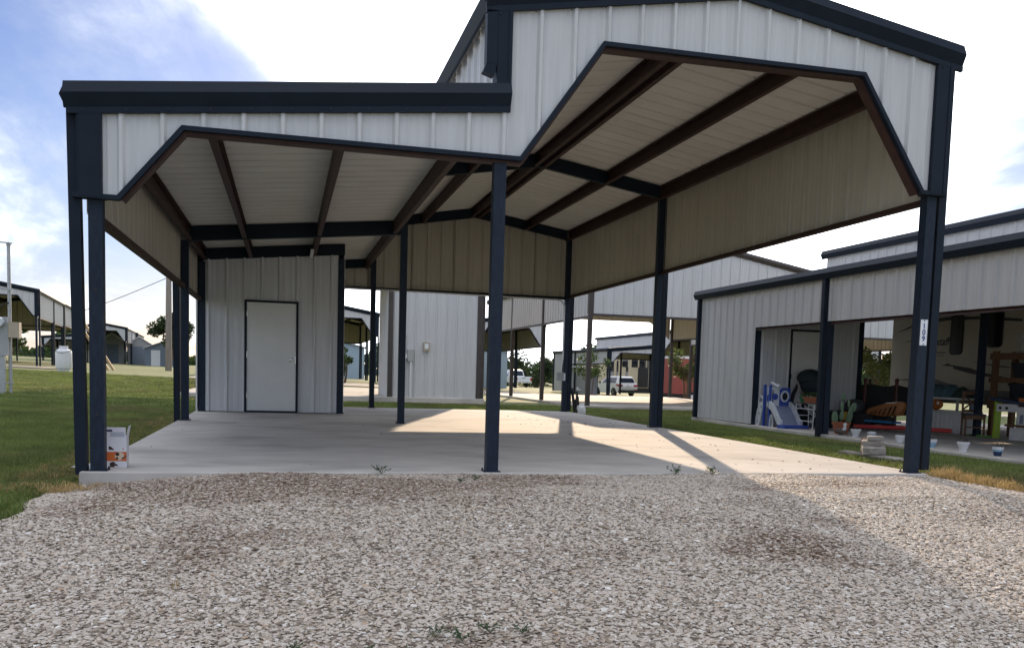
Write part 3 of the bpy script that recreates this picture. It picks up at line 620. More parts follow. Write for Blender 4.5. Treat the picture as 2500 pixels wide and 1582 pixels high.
# ------------------------------------------------------------------ trees
BARK = mat('bark', (0.16, 0.11, 0.08), 0.9, vary=0.3, nscale=9, stretch=(3, 3, 0.6), bump=0.5, bscale=20)
def leafmat(name, c): return mat(name, c, 0.55, vary=0.35, nscale=2.2, transl=0.35, world_space=True)
LEAF_D = leafmat('leaf_dark', (0.040, 0.068, 0.022)); LEAF_M = leafmat('leaf_mid', (0.062, 0.098, 0.026)); LEAF_L = leafmat('leaf_pale', (0.115, 0.15, 0.045))
def tree(name, label, loc, h, crown_r, crown_z, crown_h, leaves, size, lm, stems=1, seed=0, clumps=9, trunk_r=0.06):
    rr = random.Random(seed); t = thing(name, label, 'tree', loc)
    cl = []
    for k in range(clumps):
        a = rr.uniform(0, 6.28); e = rr.uniform(-1, 1); q = rr.uniform(0.35, 1.0)
        cl.append((Vector((crown_r*q*math.cos(a)*math.sqrt(1-e*e*.7), crown_r*q*math.sin(a)*math.sqrt(1-e*e*.7), crown_z+e*crown_h*0.45)), rr.uniform(0.28, 0.5)*crown_r))
    tr = MB()
    for s in range(stems):
        a = 6.28*s/max(1, stems); b = Vector((0.08*math.cos(a), 0.08*math.sin(a), -0.1))*(1 if stems > 1 else 0)+Vector((0, 0, -0.1)); top = Vector((crown_r*.35*math.cos(a+.4), crown_r*.35*math.sin(a+.4), crown_z-crown_h*.1))
        mid = b.lerp(top, 0.5)+Vector((rr.uniform(-.06, .06), rr.uniform(-.06, .06), 0))
        tr.tube([b, mid, top], trunk_r, 7, radii=[trunk_r*1.25, trunk_r*0.85, trunk_r*0.5])
    for c, r in cl: tr.tube([(0, 0, crown_z-crown_h*0.5), c*0.55+Vector((0, 0, crown_z*0.42)), c], trunk_r*0.4, 5, radii=[trunk_r*.55, trunk_r*.35, trunk_r*.12])
    tr.build('trunk', BARK, t, True)
    lf = MB()
    for i in range(leaves):
        c, r = cl[rr.randrange(len(cl))]; d = Vector((rr.gauss(0, 1), rr.gauss(0, 1), rr.gauss(0, 1))).normalized()*(r*rr.random()**0.45)
        p = c+d; u = Vector((rr.gauss(0, 1), rr.gauss(0, 1), rr.gauss(0, .7))).normalized(); v = u.cross(Vector((rr.gauss(0, 1), rr.gauss(0, 1), rr.gauss(0, 1)))).normalized(); s_ = size*rr.uniform(0.6, 1.3)
        lf.add([p-u*s_, p+v*s_*0.5, p+u*s_, p-v*s_*0.5], [(0, 1, 2, 3)])
    lf.build('crown', lm, t); return t
def at(x, y): return (x, y, gz(x, y))
tree('shade_tree', 'round dark shade tree beyond the utility pole', at(-13.4, 92), 5.4, 1.9, 3.9, 2.9, 5200, 0.16, LEAF_D, seed=1, clumps=16, trunk_r=0.16)
tree('small_tree', 'small tree growing behind the carport with the propane tank', at(-24.0, 76), 4, 1.7, 2.6, 2.6, 2200, 0.15, LEAF_M, seed=2)
tree('leafy_shrub', 'bright leafy shrub by the distant gable past the storeroom corner', at(1.1, 41.5), 2, 0.75, 1.25, 1.4, 1500, 0.085, LEAF_M, 3, 3)
tree('crape_myrtle', 'crape myrtle with reddish stems beside the red trailer', at(17.35, 34.0), 3.2, 0.95, 2.1, 1.9, 3000, 0.075, LEAF_L, 3, 4, 13, 0.05)
tree('crape_myrtle', 'sparse young tree with thin leaves beside the storeroom with the wreath', at(14.9, 41.5), 2.6, 0.95, 1.75, 1.3, 700, 0.09, LEAF_M, 2, 5, 8, 0.035)
tree('crape_myrtle', 'sunlit pale tree seen behind the playpen', at(23.2, 27.2), 2.8, 1.0, 1.7, 1.9, 1900, 0.085, LEAF_L, 3, 6, 12, 0.04)
for k, (x, y, r) in enumerate(((19.5, 104, 3.0), (25.5, 108, 3.6), (31, 112, 3.2))):
    tree('shade_tree', ['dark oak behind the pickup, by the blue wall', 'dark oak rising straight behind the pickup', 'dark oak behind the pickup, farthest from the blue wall'][k], at(x, y), 4, r, 2.0, 2.8, 3600, 0.2, LEAF_D, 3, 10+k, 16, 0.15)
# low woods closing the horizon
wd = MB(); rr = random.Random(5)
for i in range(26000):
    a = rr.uniform(-0.75, 0.95); d = rr.uniform(170, 230); hh = 3.4+2.0*math.sin(a*23)+1.3*math.sin(a*61+1)+0.8*math.sin(a*140)
    p = Vector((-1.8+d*math.sin(a), -8+d*math.cos(a), -0.6+hh*rr.random()**0.8)); u = Vector((rr.gauss(0, 1), rr.gauss(0, 1), rr.gauss(0, 1))).normalized(); v = u.cross(Vector((rr.gauss(0, 1), rr.gauss(0, 1), rr.gauss(0, 1)))).normalized()
    wd.add([p-u*.75, p+v*.6, p+u*.75, p-v*.6], [(0, 1, 2, 3)])
w_ = wd.build('far_woods', LEAF_D); struct(w_, 'stuff'); tag(w_, 'low dark woods closing the horizon', 'woods')

# ------------------------------------------------------------------ sheds, trailers and houses far off
BLUEW = plain('blue_siding', (0.33, 0.42, 0.51), 0.6); CREAM = plain('cream_siding', (0.55, 0.47, 0.33), 0.6); REDW = plain('red_siding', (0.30, 0.075, 0.06), 0.6); GREYW = plain('grey_siding', (0.33, 0.34, 0.35), 0.6)
DARKG = glass('dark_glass', (0.012, 0.014, 0.018), 0.06); BLUEG = plain('blue_grey_siding', (0.17, 0.21, 0.27), 0.6)
def cabin(name, label, cat, loc, w, d, h, peak, wall, roof, rz=0.0, group=None, door=None, windows=()):
    t = thing(name, label, cat, loc, rz, group); mb = MB(); hw = w/2
    mb.prism([(-hw, -0.3), (hw, -0.3), (hw, h), (0, h+peak), (-hw, h)], 0, d); mb.build('wall', wall, t)
    for s_ in (-1, 1):
        r = MB(); r.hexa([(0, -0.2, h+peak+.01), (s_*(hw+.2), -0.2, h-.2*peak/hw+.01), (s_*(hw+.2), d+.2, h-.2*peak/hw+.01), (0, d+.2, h+peak+.01), (0, -0.2, h+peak+.09), (s_*(hw+.2), -0.2, h-.2*peak/hw+.09), (s_*(hw+.2), d+.2, h-.2*peak/hw+.09), (0, d+.2, h+peak+.09)]); r.build('roof', roof, t)
    if door: x0, x1, z1, m_ = door; MB().box(x0, x1, -0.03, -0.002, 0.02, z1).build('door', m_, t)
    for x0, x1, z0, z1 in windows:
        f = MB(); f.box(x0, x1, -0.035, -0.004, z0, z1).build('window', WHITEP, t); MB().box(x0+.06, x1-.06, -0.04, -0.036, z0+.06, z1-.06).build('pane', DARKG, t)
    return t
cabin('storage_shed', 'small gabled shed with a pale roof, next to the far carports', 'shed', at(-20.2, 100), 2.2, 4, 2.5, 0.75, GREYW, R_TOP, 0.1, 'small sheds in a row', (-0.6, 0.6, 2.1, BLUEG))
cabin('storage_shed', 'small gabled shed with a pale roof, middle of the three', 'shed', at(-17.6, 101), 2.4, 4, 2.3, 0.75, GREYW, R_TOP, 0.1, 'small sheds in a row', (-0.7, 0.7, 2.0, BLUEG))
cabin('storage_shed', 'low blue-grey shed with a pale roof behind the utility pole', 'shed', at(-14.2, 96), 4.2, 4, 1.9, 0.8, BLUEG, R_TOP, 0.1, 'small sheds in a row', (-1.5, -0.6, 1.7, WHITEP), ((0.2, 1.0, 0.9, 1.6),))
cabin('mobile_home', 'long pale mobile home with a deck, far behind the meter post', 'house', at(-36.5, 96), 12, 5, 2.3, 0.8, CREAM, R_TOP, 0.1, None, (1.0, 2.0, 2.0, DARKG), ((-4.6, -3.2, 0.9, 1.9), (3.4, 5.0, 0.9, 1.9)))
cabin('blue_building', 'plain pale blue metal building behind the pickup', 'building', at(11.6, 61), 6.2, 8, 2.75, 0.25, BLUEW, R_TOP, 0, None, (-1.0, 0.0, 2.0, WHITEP))
cabin('mobile_home', 'pale blue and white mobile home seen past the leafy shrub', 'house', at(1.2, 72), 7, 5, 2.6, 0.8, BLUEW, R_TOP, 0, None, (0.6, 1.5, 2.0, WHITEP), ((-1.4, -0.3, 1.0, 1.9),))
cabin('grey_storeroom', 'plain grey storeroom block with a round wreath on its side, under the far carport', 'shed', (17.95, 50.0, gz(18.4, 50)), 0.6, 4.2, 1.9, 0.12, GREYW, R_TOP, 0, None)
wr = MB(); c = Vector((17.62, 52.4, gz(18.4, 50)+1.55)); pts = [c+Vector((0, 0.2*math.cos(a), 0.2*math.sin(a))) for a in [2*math.pi*k/16 for k in range(17)]]
wr.tube(pts, 0.04, 6); tag(wr.build('wreath', WHITEP), 'round pale wreath on the side of the grey storeroom block', 'wreath')
# cream trailer home behind the hatchback
t = thing('park_trailer', 'cream trailer home with tall dark window slots behind the white hatchback', 'trailer', (24.2, 66.0, gz(24, 66)+0.15))
mb = MB(); mb.box(0, 6.6, 0, 2.6, 0.45, 3.3); mb.build('body', CREAM, t)
MB().box(-0.05, 6.65, -0.06, 2.66, 3.302, 3.42).build('roof', WHITEP, t)
for x0, x1, z0, z1 in ((0.35, 1.0, 1.45, 2.6), (1.25, 1.4, 1.0, 2.75), (1.75, 2.25, 2.2, 2.85), (2.1, 2.3, 0.9, 2.2), (2.6, 3.15, 2.2, 2.85), (3.3, 3.9, 2.2, 2.85), (4.0, 4.6, 2.2, 2.85), (4.75, 4.95, 1.0, 2.6)):
    MB().box(x0, x1, -0.03, -0.002, z0, z1).build('window', DARKG, t)
MB().box(3.2, 4.15, -0.04, -0.002, 0.5, 2.2).build('door', BLACK, t); MB().box(0, 6.6, 0.02, 2.58, 0.0, 0.448).build('skirt', BLACK, t)
# red trailer
t = thing('red_trailer', 'dull red enclosed trailer with a white top stripe behind the crape myrtle', 'trailer', (19.2, 39.8, gz(19, 40)))
MB().box(0, 4.2, 0, 2.3, 0.45, 2.42).build('body', REDW, t); MB().box(-0.02, 4.22, -0.02, 2.32, 2.422, 2.56).build('roof', WHITEP, t); MB().box(0.1, 4.1, 0.05, 2.25, -0.1, 0.449).build('skirt', BLACK, t)
for x in (1.1, 2.9):
    k = MB(); k.lathe([(0.001, -0.06), (0.2, -0.06), (0.33, -0.03), (0.33, 0.1), (0.001, 0.1)], (x, -0.07, 0.25), 16, axis='y'); w2 = k.build('wheel', RUBBER, t, True); k = MB(); k.lathe([(0.001, -0.02), (0.17, -0.015), (0.17, 0)], (x, -0.131, 0.25), 14, axis='y'); k.build('rim', WHITEP, w2)

# ------------------------------------------------------------------ vehicles
CARW = mat('car_paint_white', (0.72, 0.73, 0.75), 0.22, vary=0.02, spec=0.6); LAMPR = plain('lamp_red', (0.32, 0.012, 0.012), 0.2); PLATE = plain('plate', (0.62, 0.63, 0.62), 0.4)
def wheel(parent, x, y, r, out):
    k = MB(); s_ = out; k.lathe([(r*.62, 0.10*s_), (r*.96, 0.09*s_), (r, 0.05*s_), (r, -0.08*s_), (r*.5, -0.10*s_)], (x, y, r), 20, axis='x'); w2 = k.build('wheel', RUBBER, parent, True)
    k = MB(); k.lathe([(r*.61, 0.085*s_), (r*.55, 0.06*s_), (0.001, 0.05*s_)], (x, y, r), 18, axis='x')
    for q in range(5):
        a = q*6.283/5; k.bar((x+0.075*s_, y, r), (x+0.085*s_, y+r*.56*math.cos(a), r+r*.56*math.sin(a)), 0.05, 0.02)
    k.build('rim', CHROME, w2); return w2
def hull(side, half, name, m_, parent, taper=None):
    """closed body from a side outline (y along the car, z up) and a half width for every outline point"""
    n = len(side); mb = MB(); vs = [(-h, y, z) for (y, z), h in zip(side, half)]+[(h, y, z) for (y, z), h in zip(side, half)]
    mb.add(vs, [tuple(range(n)), tuple(range(2*n-1, n-1, -1))]+[(i, n+i, n+(i+1) % n, (i+1) % n) for i in range(n)]); return mb.build(name, m_, parent, True)
def hatchback(loc, rz):
    """x across, y forward, rear at y = 0"""
    t = thing('hatchback_car', 'white crossover hatchback parked facing away with red tail lamps', 'car', loc, rz)
    side = [(0.10, 0.42), (0.02, 0.62), (0.05, 0.86), (0.14, 1.02), (0.30, 1.06), (2.95, 1.00), (3.95, 0.86), (4.25, 0.66), (4.28, 0.42), (4.1, 0.28), (0.25, 0.28)]
    half = [0.82, 0.86, 0.89, 0.89, 0.86, 0.86, 0.80, 0.74, 0.74, 0.76, 0.80]
    hull(side, half, 'body', CARW, t)
    hull([(0.16, 1.03), (0.36, 1.34), (0.42, 1.53), (0.62, 1.58), (1.6, 1.60), (2.2, 1.53), (3.05, 1.02)], [0.84, 0.70, 0.63, 0.60, 0.60, 0.60, 0.80], 'cabin', CARW, t)
    g = MB(); g.add([(-0.70, 0.185, 1.10), (0.70, 0.185, 1.10), (0.60, 0.372, 1.44), (-0.60, 0.372, 1.44)], [(0, 1, 2, 3)]); g.build('rear_window', DARKG, t)
    for s_ in (-1, 1):
        g = MB(); g.add([(s_*0.835, 0.55, 1.06), (s_*0.845, 2.7, 1.05), (s_*0.64, 2.15, 1.46), (s_*0.655, 0.66, 1.48)], [(0, 1, 2, 3)]); g.build('side_window', DARKG, t)
        l = MB(); l.hexa([(s_*.52, 0.00, .78), (s_*.90, 0.02, .80), (s_*.905, .36, .86), (s_*.6, .2, .86), (s_*.50, .03, .93), (s_*.88, 0.05, .95), (s_*.90, .34, .97), (s_*.6, .22, .95)]); l.build('tail_lamp', LAMPR, t)
        l = MB(); l.box(s_*.72-.1, s_*.72+.1, 0.0, 0.05, 0.50, 0.55); l.build('reflector', LAMPR, t)
        mb = MB(); mb.blob((s_*0.98, 2.75, 1.06), 0.11, 1, .6, .7); mb.build('mirror', BLACK, t, True)
        for y in (0.82, 3.42): wheel(t, s_*0.80, y, 0.34, s_)
    MB().box(-0.83, 0.83, 0.02, 0.16, 0.33, 0.50).build('bumper', BLACK, t); MB().box(-0.26, 0.26, 0.012, 0.05, 0.70, 0.82).build('number_plate', PLATE, t)
    mb = MB(); mb.lathe([(0.05, 0), (0.05, 0.02)], (0, 0.04, 0.93), 12, axis='y', sx=1.6); mb.build('emblem', CHROME, t); return t
h = hatchback((24.35, 60.2, gz(24.35, 60.2)-0.02), -0.12); h.rotation_euler.z = 0.19
def pickup(loc, rz):
    t = thing('pickup_truck', 'white pickup with a dark rear window parked beyond the wide carport', 'pickup', loc, rz)
    hull([(0.0, 0.62), (0.0, 1.14), (0.05, 1.18), (3.9, 1.16), (5.1, 1.08), (5.5, 0.9), (5.55, 0.55), (0.2, 0.5)], [0.92, 0.95, 0.94, 0.94, 0.9, 0.86, 0.86, 0.92], 'body', CARW, t)
    hull([(1.9, 1.17), (2.05, 1.80), (2.3, 1.92), (3.4, 1.90), (4.1, 1.17)], [0.92, 0.80, 0.72, 0.72, 0.88], 'cab', CARW, t)
    g = MB(); g.add([(-0.80, 1.915, 1.26), (0.80, 1.915, 1.26), (0.70, 2.03, 1.76), (-0.70, 2.03, 1.76)], [(0, 1, 2, 3)]); g.build('rear_window', DARKG, t)
    for s_ in (-1, 1):
        l = MB(); l.box(s_*0.86-.09, s_*0.86+.09, -0.03, 0.06, 0.72, 1.08); l.build('tail_lamp', LAMPR, t)
        mb = MB(); mb.blob((s_*1.12, 3.4, 1.3), 0.16, 1, .5, 1); mb.build('mirror', BLACK, t, True)
        g = MB(); g.add([(s_*.925, 2.2, 1.2), (s_*.91, 3.9, 1.2), (s_*.74, 3.35, 1.8), (s_*.79, 2.25, 1.8)], [(0, 1, 2, 3)]); g.build('side_window', DARKG, t)
        for y in (1.15, 4.6): wheel(t, s_*0.84, y, 0.40, s_)
    MB().box(-0.9, 0.9, -0.14, 0.0, 0.50, 0.66).build('bumper', CHROME, t); MB().box(-0.2, 0.2, -0.145, -0.141, 0.53, 0.63).build('number_plate', PLATE, t)
    MB().box(-0.16, 0.16, -0.02, 0.0, 1.02, 1.07).build('tailgate_handle', BLACK, t); return t
pickup((23.2, 88.6, gz(23.2, 88.6)), 0.17)

# ------------------------------------------------------------------ lawn furniture of the park: pole, wire, tank, meters
UTIL = mat('pole_wood', (0.27, 0.23, 0.20), 0.85, vary=0.2, nscale=5, stretch=(4, 4, 0.4))
px, py = -9.3, 56.2; pz = gz(px, py)
mb = MB(); mb.tube([(0, 0, -0.5), (0.02, 0, 4), (0.05, 0, 9.5)], 0.16, 10, radii=[0.22, 0.19, 0.14]); t = mb.build('utility_pole', UTIL, None, True, (px, py, pz)); tag(t, 'weathered wooden utility pole on the far lawn', 'pole')
mb = MB(); A, B = Vector((px, py, 6.45)), Vector((-30, 78, 2.6+1.6)); pts = [A.lerp(B, k/20)-Vector((0, 0, 1.6*math.sin(math.pi*k/20)))for k in range(21)]
mb.tube(pts, 0.022, 5); tag(mb.build('power_line', BLACK), 'slack black power line sagging away from the utility pole', 'cable')
t = thing('propane_tank', 'white upright propane tank standing on the lawn', 'tank', at(-11.25, 36.0)); t.scale = (0.68, 0.68, 0.80)
mb = MB(); mb.lathe([(0.40, 0.0), (0.40, 0.07), (0.34, 0.08), (0.46, 0.13), (0.50, 0.22), (0.50, 0.98), (0.46, 1.10), (0.34, 1.18), (0.20, 1.20)], (0, 0, 0), 24); mb.build('vessel', WHITEP, t, True)
mb = MB(); mb.lathe([(0.27, 1.16), (0.27, 1.36), (0.25, 1.36), (0.25, 1.17)], (0, 0, 0), 20); mb.build('collar', WHITEP, t)
mb = MB(); mb.tube([(-.2, -.3, 1.3), (-.42, -.42, 1.1), (-.2, -.55, .98), (.25, -.55, 1.0), (.5, -.35, 1.14)], 0.015, 6); mb.build('hose', BLACK, t)
mx_, my_ = -8.42, 16.6; mz = gz(mx_, my_)
t = thing('meter_pedestal', 'grey electric meter pedestal on galvanised pipes at the edge of the lawn', 'meter', (mx_, my_, mz))
G2 = plain('meter_grey', (0.36, 0.37, 0.38), 0.5); TAN = plain('meter_tan', (0.42, 0.36, 0.27), 0.55)
mb = MB(); mb.box(-0.28, 0.16, -0.1, 0.1, 0.93, 1.85); mb.build('meter_box', G2, t)
mb = MB(); mb.lathe([(0.11, -0.16), (0.12, -0.12), (0.12, -0.02)], (-0.02, -0.08, 1.72), 18, axis='y'); mb.build('meter_dial', glass('meter_glass', (0.55, 0.58, 0.6)), t, True)
mb = MB(); mb.box(0.18, 0.42, -0.16, 0.04, 1.36, 1.73); mb.build('breaker_box', TAN, t)
mb = MB(); mb.box(-0.13, 0.06, -0.07, 0.07, -0.1, 0.93); mb.build('stand', GALV, t)
for x, z in ((-0.24, 4.2), (0.16, 3.55)):
    mb = MB(); mb.tube([(x, 0.06, -0.1 if x > 0 else 1.6), (x, 0.06, z)], 0.04, 10); mb.lathe([(0.055, z), (0.05, z+.06), (0.01, z+0.09)], (x, 0.06, 0), 10); mb.build('conduit', GALV, t, True)
mb = MB(); mb.bar((-0.6, 0, 2.55), (0.24, 0, 2.50), 0.04, 0.05); mb.build('strut', GALV, t); mb = MB(); mb.bar((-0.6, 0, 3.65), (0.26, 0, 3.6), 0.03, 0.03); mb.build('strut', GALV, t); mb = MB(); mb.bar((-0.5, 0, 0.26), (0.24, 0, 0.28), 0.03, 0.03); mb.build('strut', GALV, t)
mb = MB(); mb.tube([(0.16, 0.0, 2.2), (-0.1, -.05, 2.05), (-0.24, 0, 1.9)], 0.02, 6); mb.build('cable', BLACK, t)
for k, (dx, lb) in enumerate(((0.0, 'yellowish timber prop leaning on the far carport, outer one'), (0.26, 'yellowish timber prop leaning on the far carport, inner one'))):
    mb = MB(); b = Vector((-10.55-dx, 43.9, gz(-10.5, 43.9))); mb.bar(b, b+Vector((-1.75, 0.3, 2.9)), 0.06, 0.12); tag(mb.build('timber_prop', PINE), lb, 'timber', 'timber props')

# ------------------------------------------------------------------ details of the near carport
SIGNB = plain('sign_blue', (0.03, 0.06, 0.22), 0.4); SIGNW = plain('sign_white', (0.75, 0.76, 0.78), 0.4)
s_ = MB().box(4.262, 4.338, -0.030, -0.0235, 1.265, 1.515).build('number_sign', SIGNW, HOME); s_['label'] = 'white vertical plate reading 109 in blue'
for ch, z in (('1', 1.450), ('0', 1.389), ('9', 1.328)): text_mesh(ch, 0.072, 'digit', SIGNB, s_, (4.300, -0.0305, z), (math.pi/2, 0, 0), depth=0.0004, bold=0.035)
for z in (1.505, 1.275): mb = MB(); mb.tube([(4.300, -0.034, z), (4.300, -0.029, z)], 0.007, 8); mb.build('screw', SIGNB, s_)
mb = MB(); mb.tube([(0.9, YR-0.07, 2.555), (4.05, YR-0.07, 2.535), (4.17, YR-0.085, 2.50), (4.215, YR-0.13, 2.40), (4.22, YR-0.13, 1.25), (4.20, YR-0.14, 1.12), (4.17, YR-0.14, 1.0)], 0.017, 8); mb.tube([(-0.7, YR-0.07, 2.56), (0.9, YR-0.07, 2.555)], 0.017, 8); mb.build('conduit', PIPEW, HOME, True)
mb = MB(); mb.box(4.10, 4.235, YR-0.20, YR-0.075, 0.74, 0.93); mb.build('outlet_box', plain('outlet_grey', (0.33, 0.34, 0.35), 0.5), HOME); mb = MB(); mb.box(4.238, 4.28, YR-0.17, YR-0.075, 0.75, 0.91); mb.build('outlet_cover', WHITEP, HOME)
mb = MB(); mb.tube([(-0.72, YR-0.08, 2.70), (-0.66, YR-0.12, 2.76), (-0.60, YR-0.12, 2.72), (-0.60, YR-0.1, 2.64), (-0.66, YR-0.1, 2.60)], 0.018, 6); mb.build('cable', BLACK, HOME, True)
# crumbs, leaves and grit on the slab
LEAFB = plain('dead_leaf', (0.055, 0.038, 0.026), 0.8)
mb = MB(); rr = random.Random(9)
for i in range(210):
    if i < 120: x, y = rr.uniform(2.0, 4.35), rr.uniform(0.1, 11.5)
    elif i < 170: x = rr.uniform(2.4, 4.2); y = 8.4-1.1*(x-2.4)+rr.gauss(0, 0.35)
    else: x, y = rr.uniform(-3.2, 4.3), rr.uniform(0.1, 9)
    r = rr.uniform(0.004, 0.015)*(1.5 if i % 11 == 0 else 1); a = rr.uniform(0, 6.28); z = zs(y)+0.002
    pts = [(x+r*math.cos(a+k*1.57)*(1.6 if k % 2 else .6), y+r*math.sin(a+k*1.57)*(1.6 if k % 2 else .6), z+rr.uniform(0, .008)) for k in range(4)]
    mb.add(pts+[(x, y, z+r*.6)], [(0, 1, 4), (1, 2, 4), (2, 3, 4), (3, 0, 4)])
o = mb.build('leaf_litter', LEAFB); struct(o, 'stuff'); tag(o, 'dark leaf crumbs and grit on the concrete', 'litter')
# cardboard nappy box by the corner post
t = thing('cardboard_box', 'open white and orange cardboard box standing beside the corner post', 'box', (-3.14, 0.24, 0.0), 0.03); t.scale = (0.72, 1.0, 1.0)
CARD = plain('card_white', (0.66, 0.66, 0.70), 0.5); ORNG = plain('card_orange', (0.55, 0.13, 0.03), 0.5); KRAFT = plain('card_brown', (0.36, 0.25, 0.15), 0.8); SKINP = plain('print_tan', (0.62, 0.48, 0.36), 0.5); DPR = plain('print_dark', (0.05, 0.025, 0.02), 0.5); GPR = plain('print_grey', (0.42, 0.45, 0.52), 0.5); NPR = plain('print_navy', (0.02, 0.025, 0.07), 0.5); RPR = plain('print_pink', (0.55, 0.22, 0.22), 0.5)
mb = MB()
mb.box(-0.12, 0.12, 0, 0.004, 0.0, 0.255); mb.box(-0.12, 0.12, 0.14, 0.144, 0.0, 0.255); mb.box(-0.12, -0.116, 0.004, 0.14, 0.0, 0.255); mb.box(0.116, 0.12, 0.004, 0.14, 0.0, 0.255); mb.box(-0.116, 0.116, 0.004, 0.14, 0.001, 0.005)
mb.build('carton', CARD, t)
mb = MB(); mb.hexa([(-0.118, 0.0, .256), (0.112, 0.0, .256), (0.112, 0.004, .256), (-0.118, 0.004, .256), (-0.118, -0.006, .335), (0.112, -0.006, .335), (0.112, -0.002, .335), (-0.118, -0.002, .335)]); fl = mb.build('flap', CARD, t)
mb = MB(); mb.hexa([(0.117, 0.004, .256), (0.121, 0.004, .256), (0.121, 0.138, .256), (0.117, 0.138, .256), (0.142, -0.01, .345), (0.146, -0.01, .345), (0.146, 0.138, .345), (0.142, 0.138, .345)]); mb.build('flap', CARD, t)
MB().box(-0.12, 0.12, -0.0012, -0.0004, 0.055, 0.132).build('printed_band', ORNG, t)
mb = MB(); mb.prism([(0.118*math.cos(a)*0+0.045+0.052*math.cos(a), 0.096+0.034*math.sin(a)) for a in [k*6.283/16 for k in range(16)]], -0.0022, -0.0013); mb.build('printed_picture', SKINP, t)
mb = MB(); mb.prism([(0.022+0.022*math.cos(a), 0.112+0.016*math.sin(a)) for a in [k*6.283/10 for k in range(10)]], -0.0030, -0.0023); mb.prism([(0.018+0.014*math.cos(a), 0.078+0.011*math.sin(a)) for a in [k*6.283/10 for k in range(10)]], -0.0030, -0.0023); mb.prism([(0.065, 0.078), (0.115, 0.105), (0.115, 0.092), (0.07, 0.07)], -0.0030, -0.0023); mb.build('printed_figure', DPR, t)
mb = MB(); mb.prism([(-0.06, 0.005), (-0.005, 0.005), (-0.01, 0.02), (0.025, 0.012), (0.02, 0.028), (-0.01, 0.036), (0.0, 0.045), (-0.03, 0.05), (-0.06, 0.04)], -0.0016, -0.0004); mb.prism([(-0.07, 0.15), (-0.01, 0.146), (-0.03, 0.163), (-0.055, 0.178), (-0.07, 0.176)], -0.0016, -0.0004); mb.build('printed_figure', DPR, t)
text_mesh('36', 0.022, 'printed_number', RPR, t, (0.085, -0.0008, 0.158), (math.pi/2, 0, 0), depth=0.0003)
mb = MB(); mb.box(-0.118, -0.03, -0.0075, -0.0066, 0.30, 0.316); mb.build('printed_label', NPR, t)
for k in range(5): MB().box(-0.05, 0.10, -0.006+0.0008*k*0-0.0014, -0.0055, 0.262+k*0.007, 0.2655+k*0.007).build('printed_line', GPR, t) if False else None
mb = MB(); mb.hexa([(-0.05, -0.0015, .259), (0.10, -0.0015, .259), (0.10, -0.0005, .259), (-0.05, -0.0005, .259), (-0.05, -0.0052, .296), (0.10, -0.0052, .296), (0.10, -0.0042, .296), (-0.05, -0.0042, .296)]); mb.build('printed_text_block', GPR, t)
# white scrap of card on the grass behind the corner spout
mb = MB(); mb.hexa([(-3.62, 0.9, -.07), (-3.40, 0.85, -.06), (-3.38, 1.02, -.05), (-3.55, 1.05, -.06), (-3.62, 0.9, -.066), (-3.40, 0.85, -.03), (-3.38, 1.02, -.04), (-3.55, 1.05, -.055)]); tag(mb.build('card_scrap', CARD), 'white scrap of card lying on the grass behind the corner downspout', 'litter')
# stone stack by the slab edge
STONE = mat('limestone', (0.36, 0.33, 0.29), 0.9, vary=0.18, nscale=9, bump=0.6, bscale=16, second=(0.26, 0.235, 0.21))
BRICKO = plain('brick_orange', (0.36, 0.19, 0.10), 0.85)
def rock(name, c, sx, sy, sz, rz, m_, label, group=None, seed=0, cat='stone'):
    rr = random.Random(seed); mb = MB(); n = 5; pts = []
    base = [(-1, -1), (-.4, -1.05), (.5, -.97), (1, -1.0), (1.04, 0), (.97, 1), (.2, 1.03), (-.5, .98), (-1, 1), (-1.03, .1)]
    lay = []
    for z, k in ((0, .97), (.25, 1.0), (.8, 1.0), (1, .94)):
        lay.append([Vector((x*sx/2*k*(1+rr.uniform(-.035, .035)), y*sy/2*k*(1+rr.uniform(-.04, .04)), z*sz*(1+(rr.uniform(-.06, .03) if z > .5 else 0)))) for x, y in base])
    mb.sweep(lay, None); o = mb.build(name, m_, None, False, c); o.rotation_euler = (0, 0, rz); return tag(o, label, cat, group)
gx, gy = 5.22, 1.95; g0 = gz(gx, gy)-0.01
# the stack faces the gravel side; its long axis runs along the slab
rock('stone_block', (5.18, 1.92, g0), 0.20, 1.05, 0.075, 0.05, STONE, 'long flat grey stone at the bottom of the stone stack', 'stones stacked by the slab', 1)
rock('stone_block', (5.22, 1.95, g0+.077), 0.26, 0.44, 0.10, -0.55, STONE, 'thick rough limestone block in the middle of the stone stack', 'stones stacked by the slab', 2)
rock('stone_block', (5.23, 1.98, g0+.179), 0.24, 0.33, 0.06, -0.62, STONE, 'flat stone second from the top of the stone stack', 'stones stacked by the slab', 3)
rock('stone_block', (5.22, 1.92, g0+.241), 0.18, 0.22, 0.055, -0.6, STONE, 'small pale stone at the very top of the stone stack', 'stones stacked by the slab', 4)
rock('brick', (5.30, 2.22, g0+.077), 0.09, 0.20, 0.17, -0.7, BRICKO, 'orange brick leaning behind the stone stack', None, 5, 'brick')
rock('stone_block', (5.27, 1.42, g0), 0.18, 0.30, 0.06, 0.1, STONE, 'loose flat grey stone lying in front of the stone stack', 'stones stacked by the slab', 6)
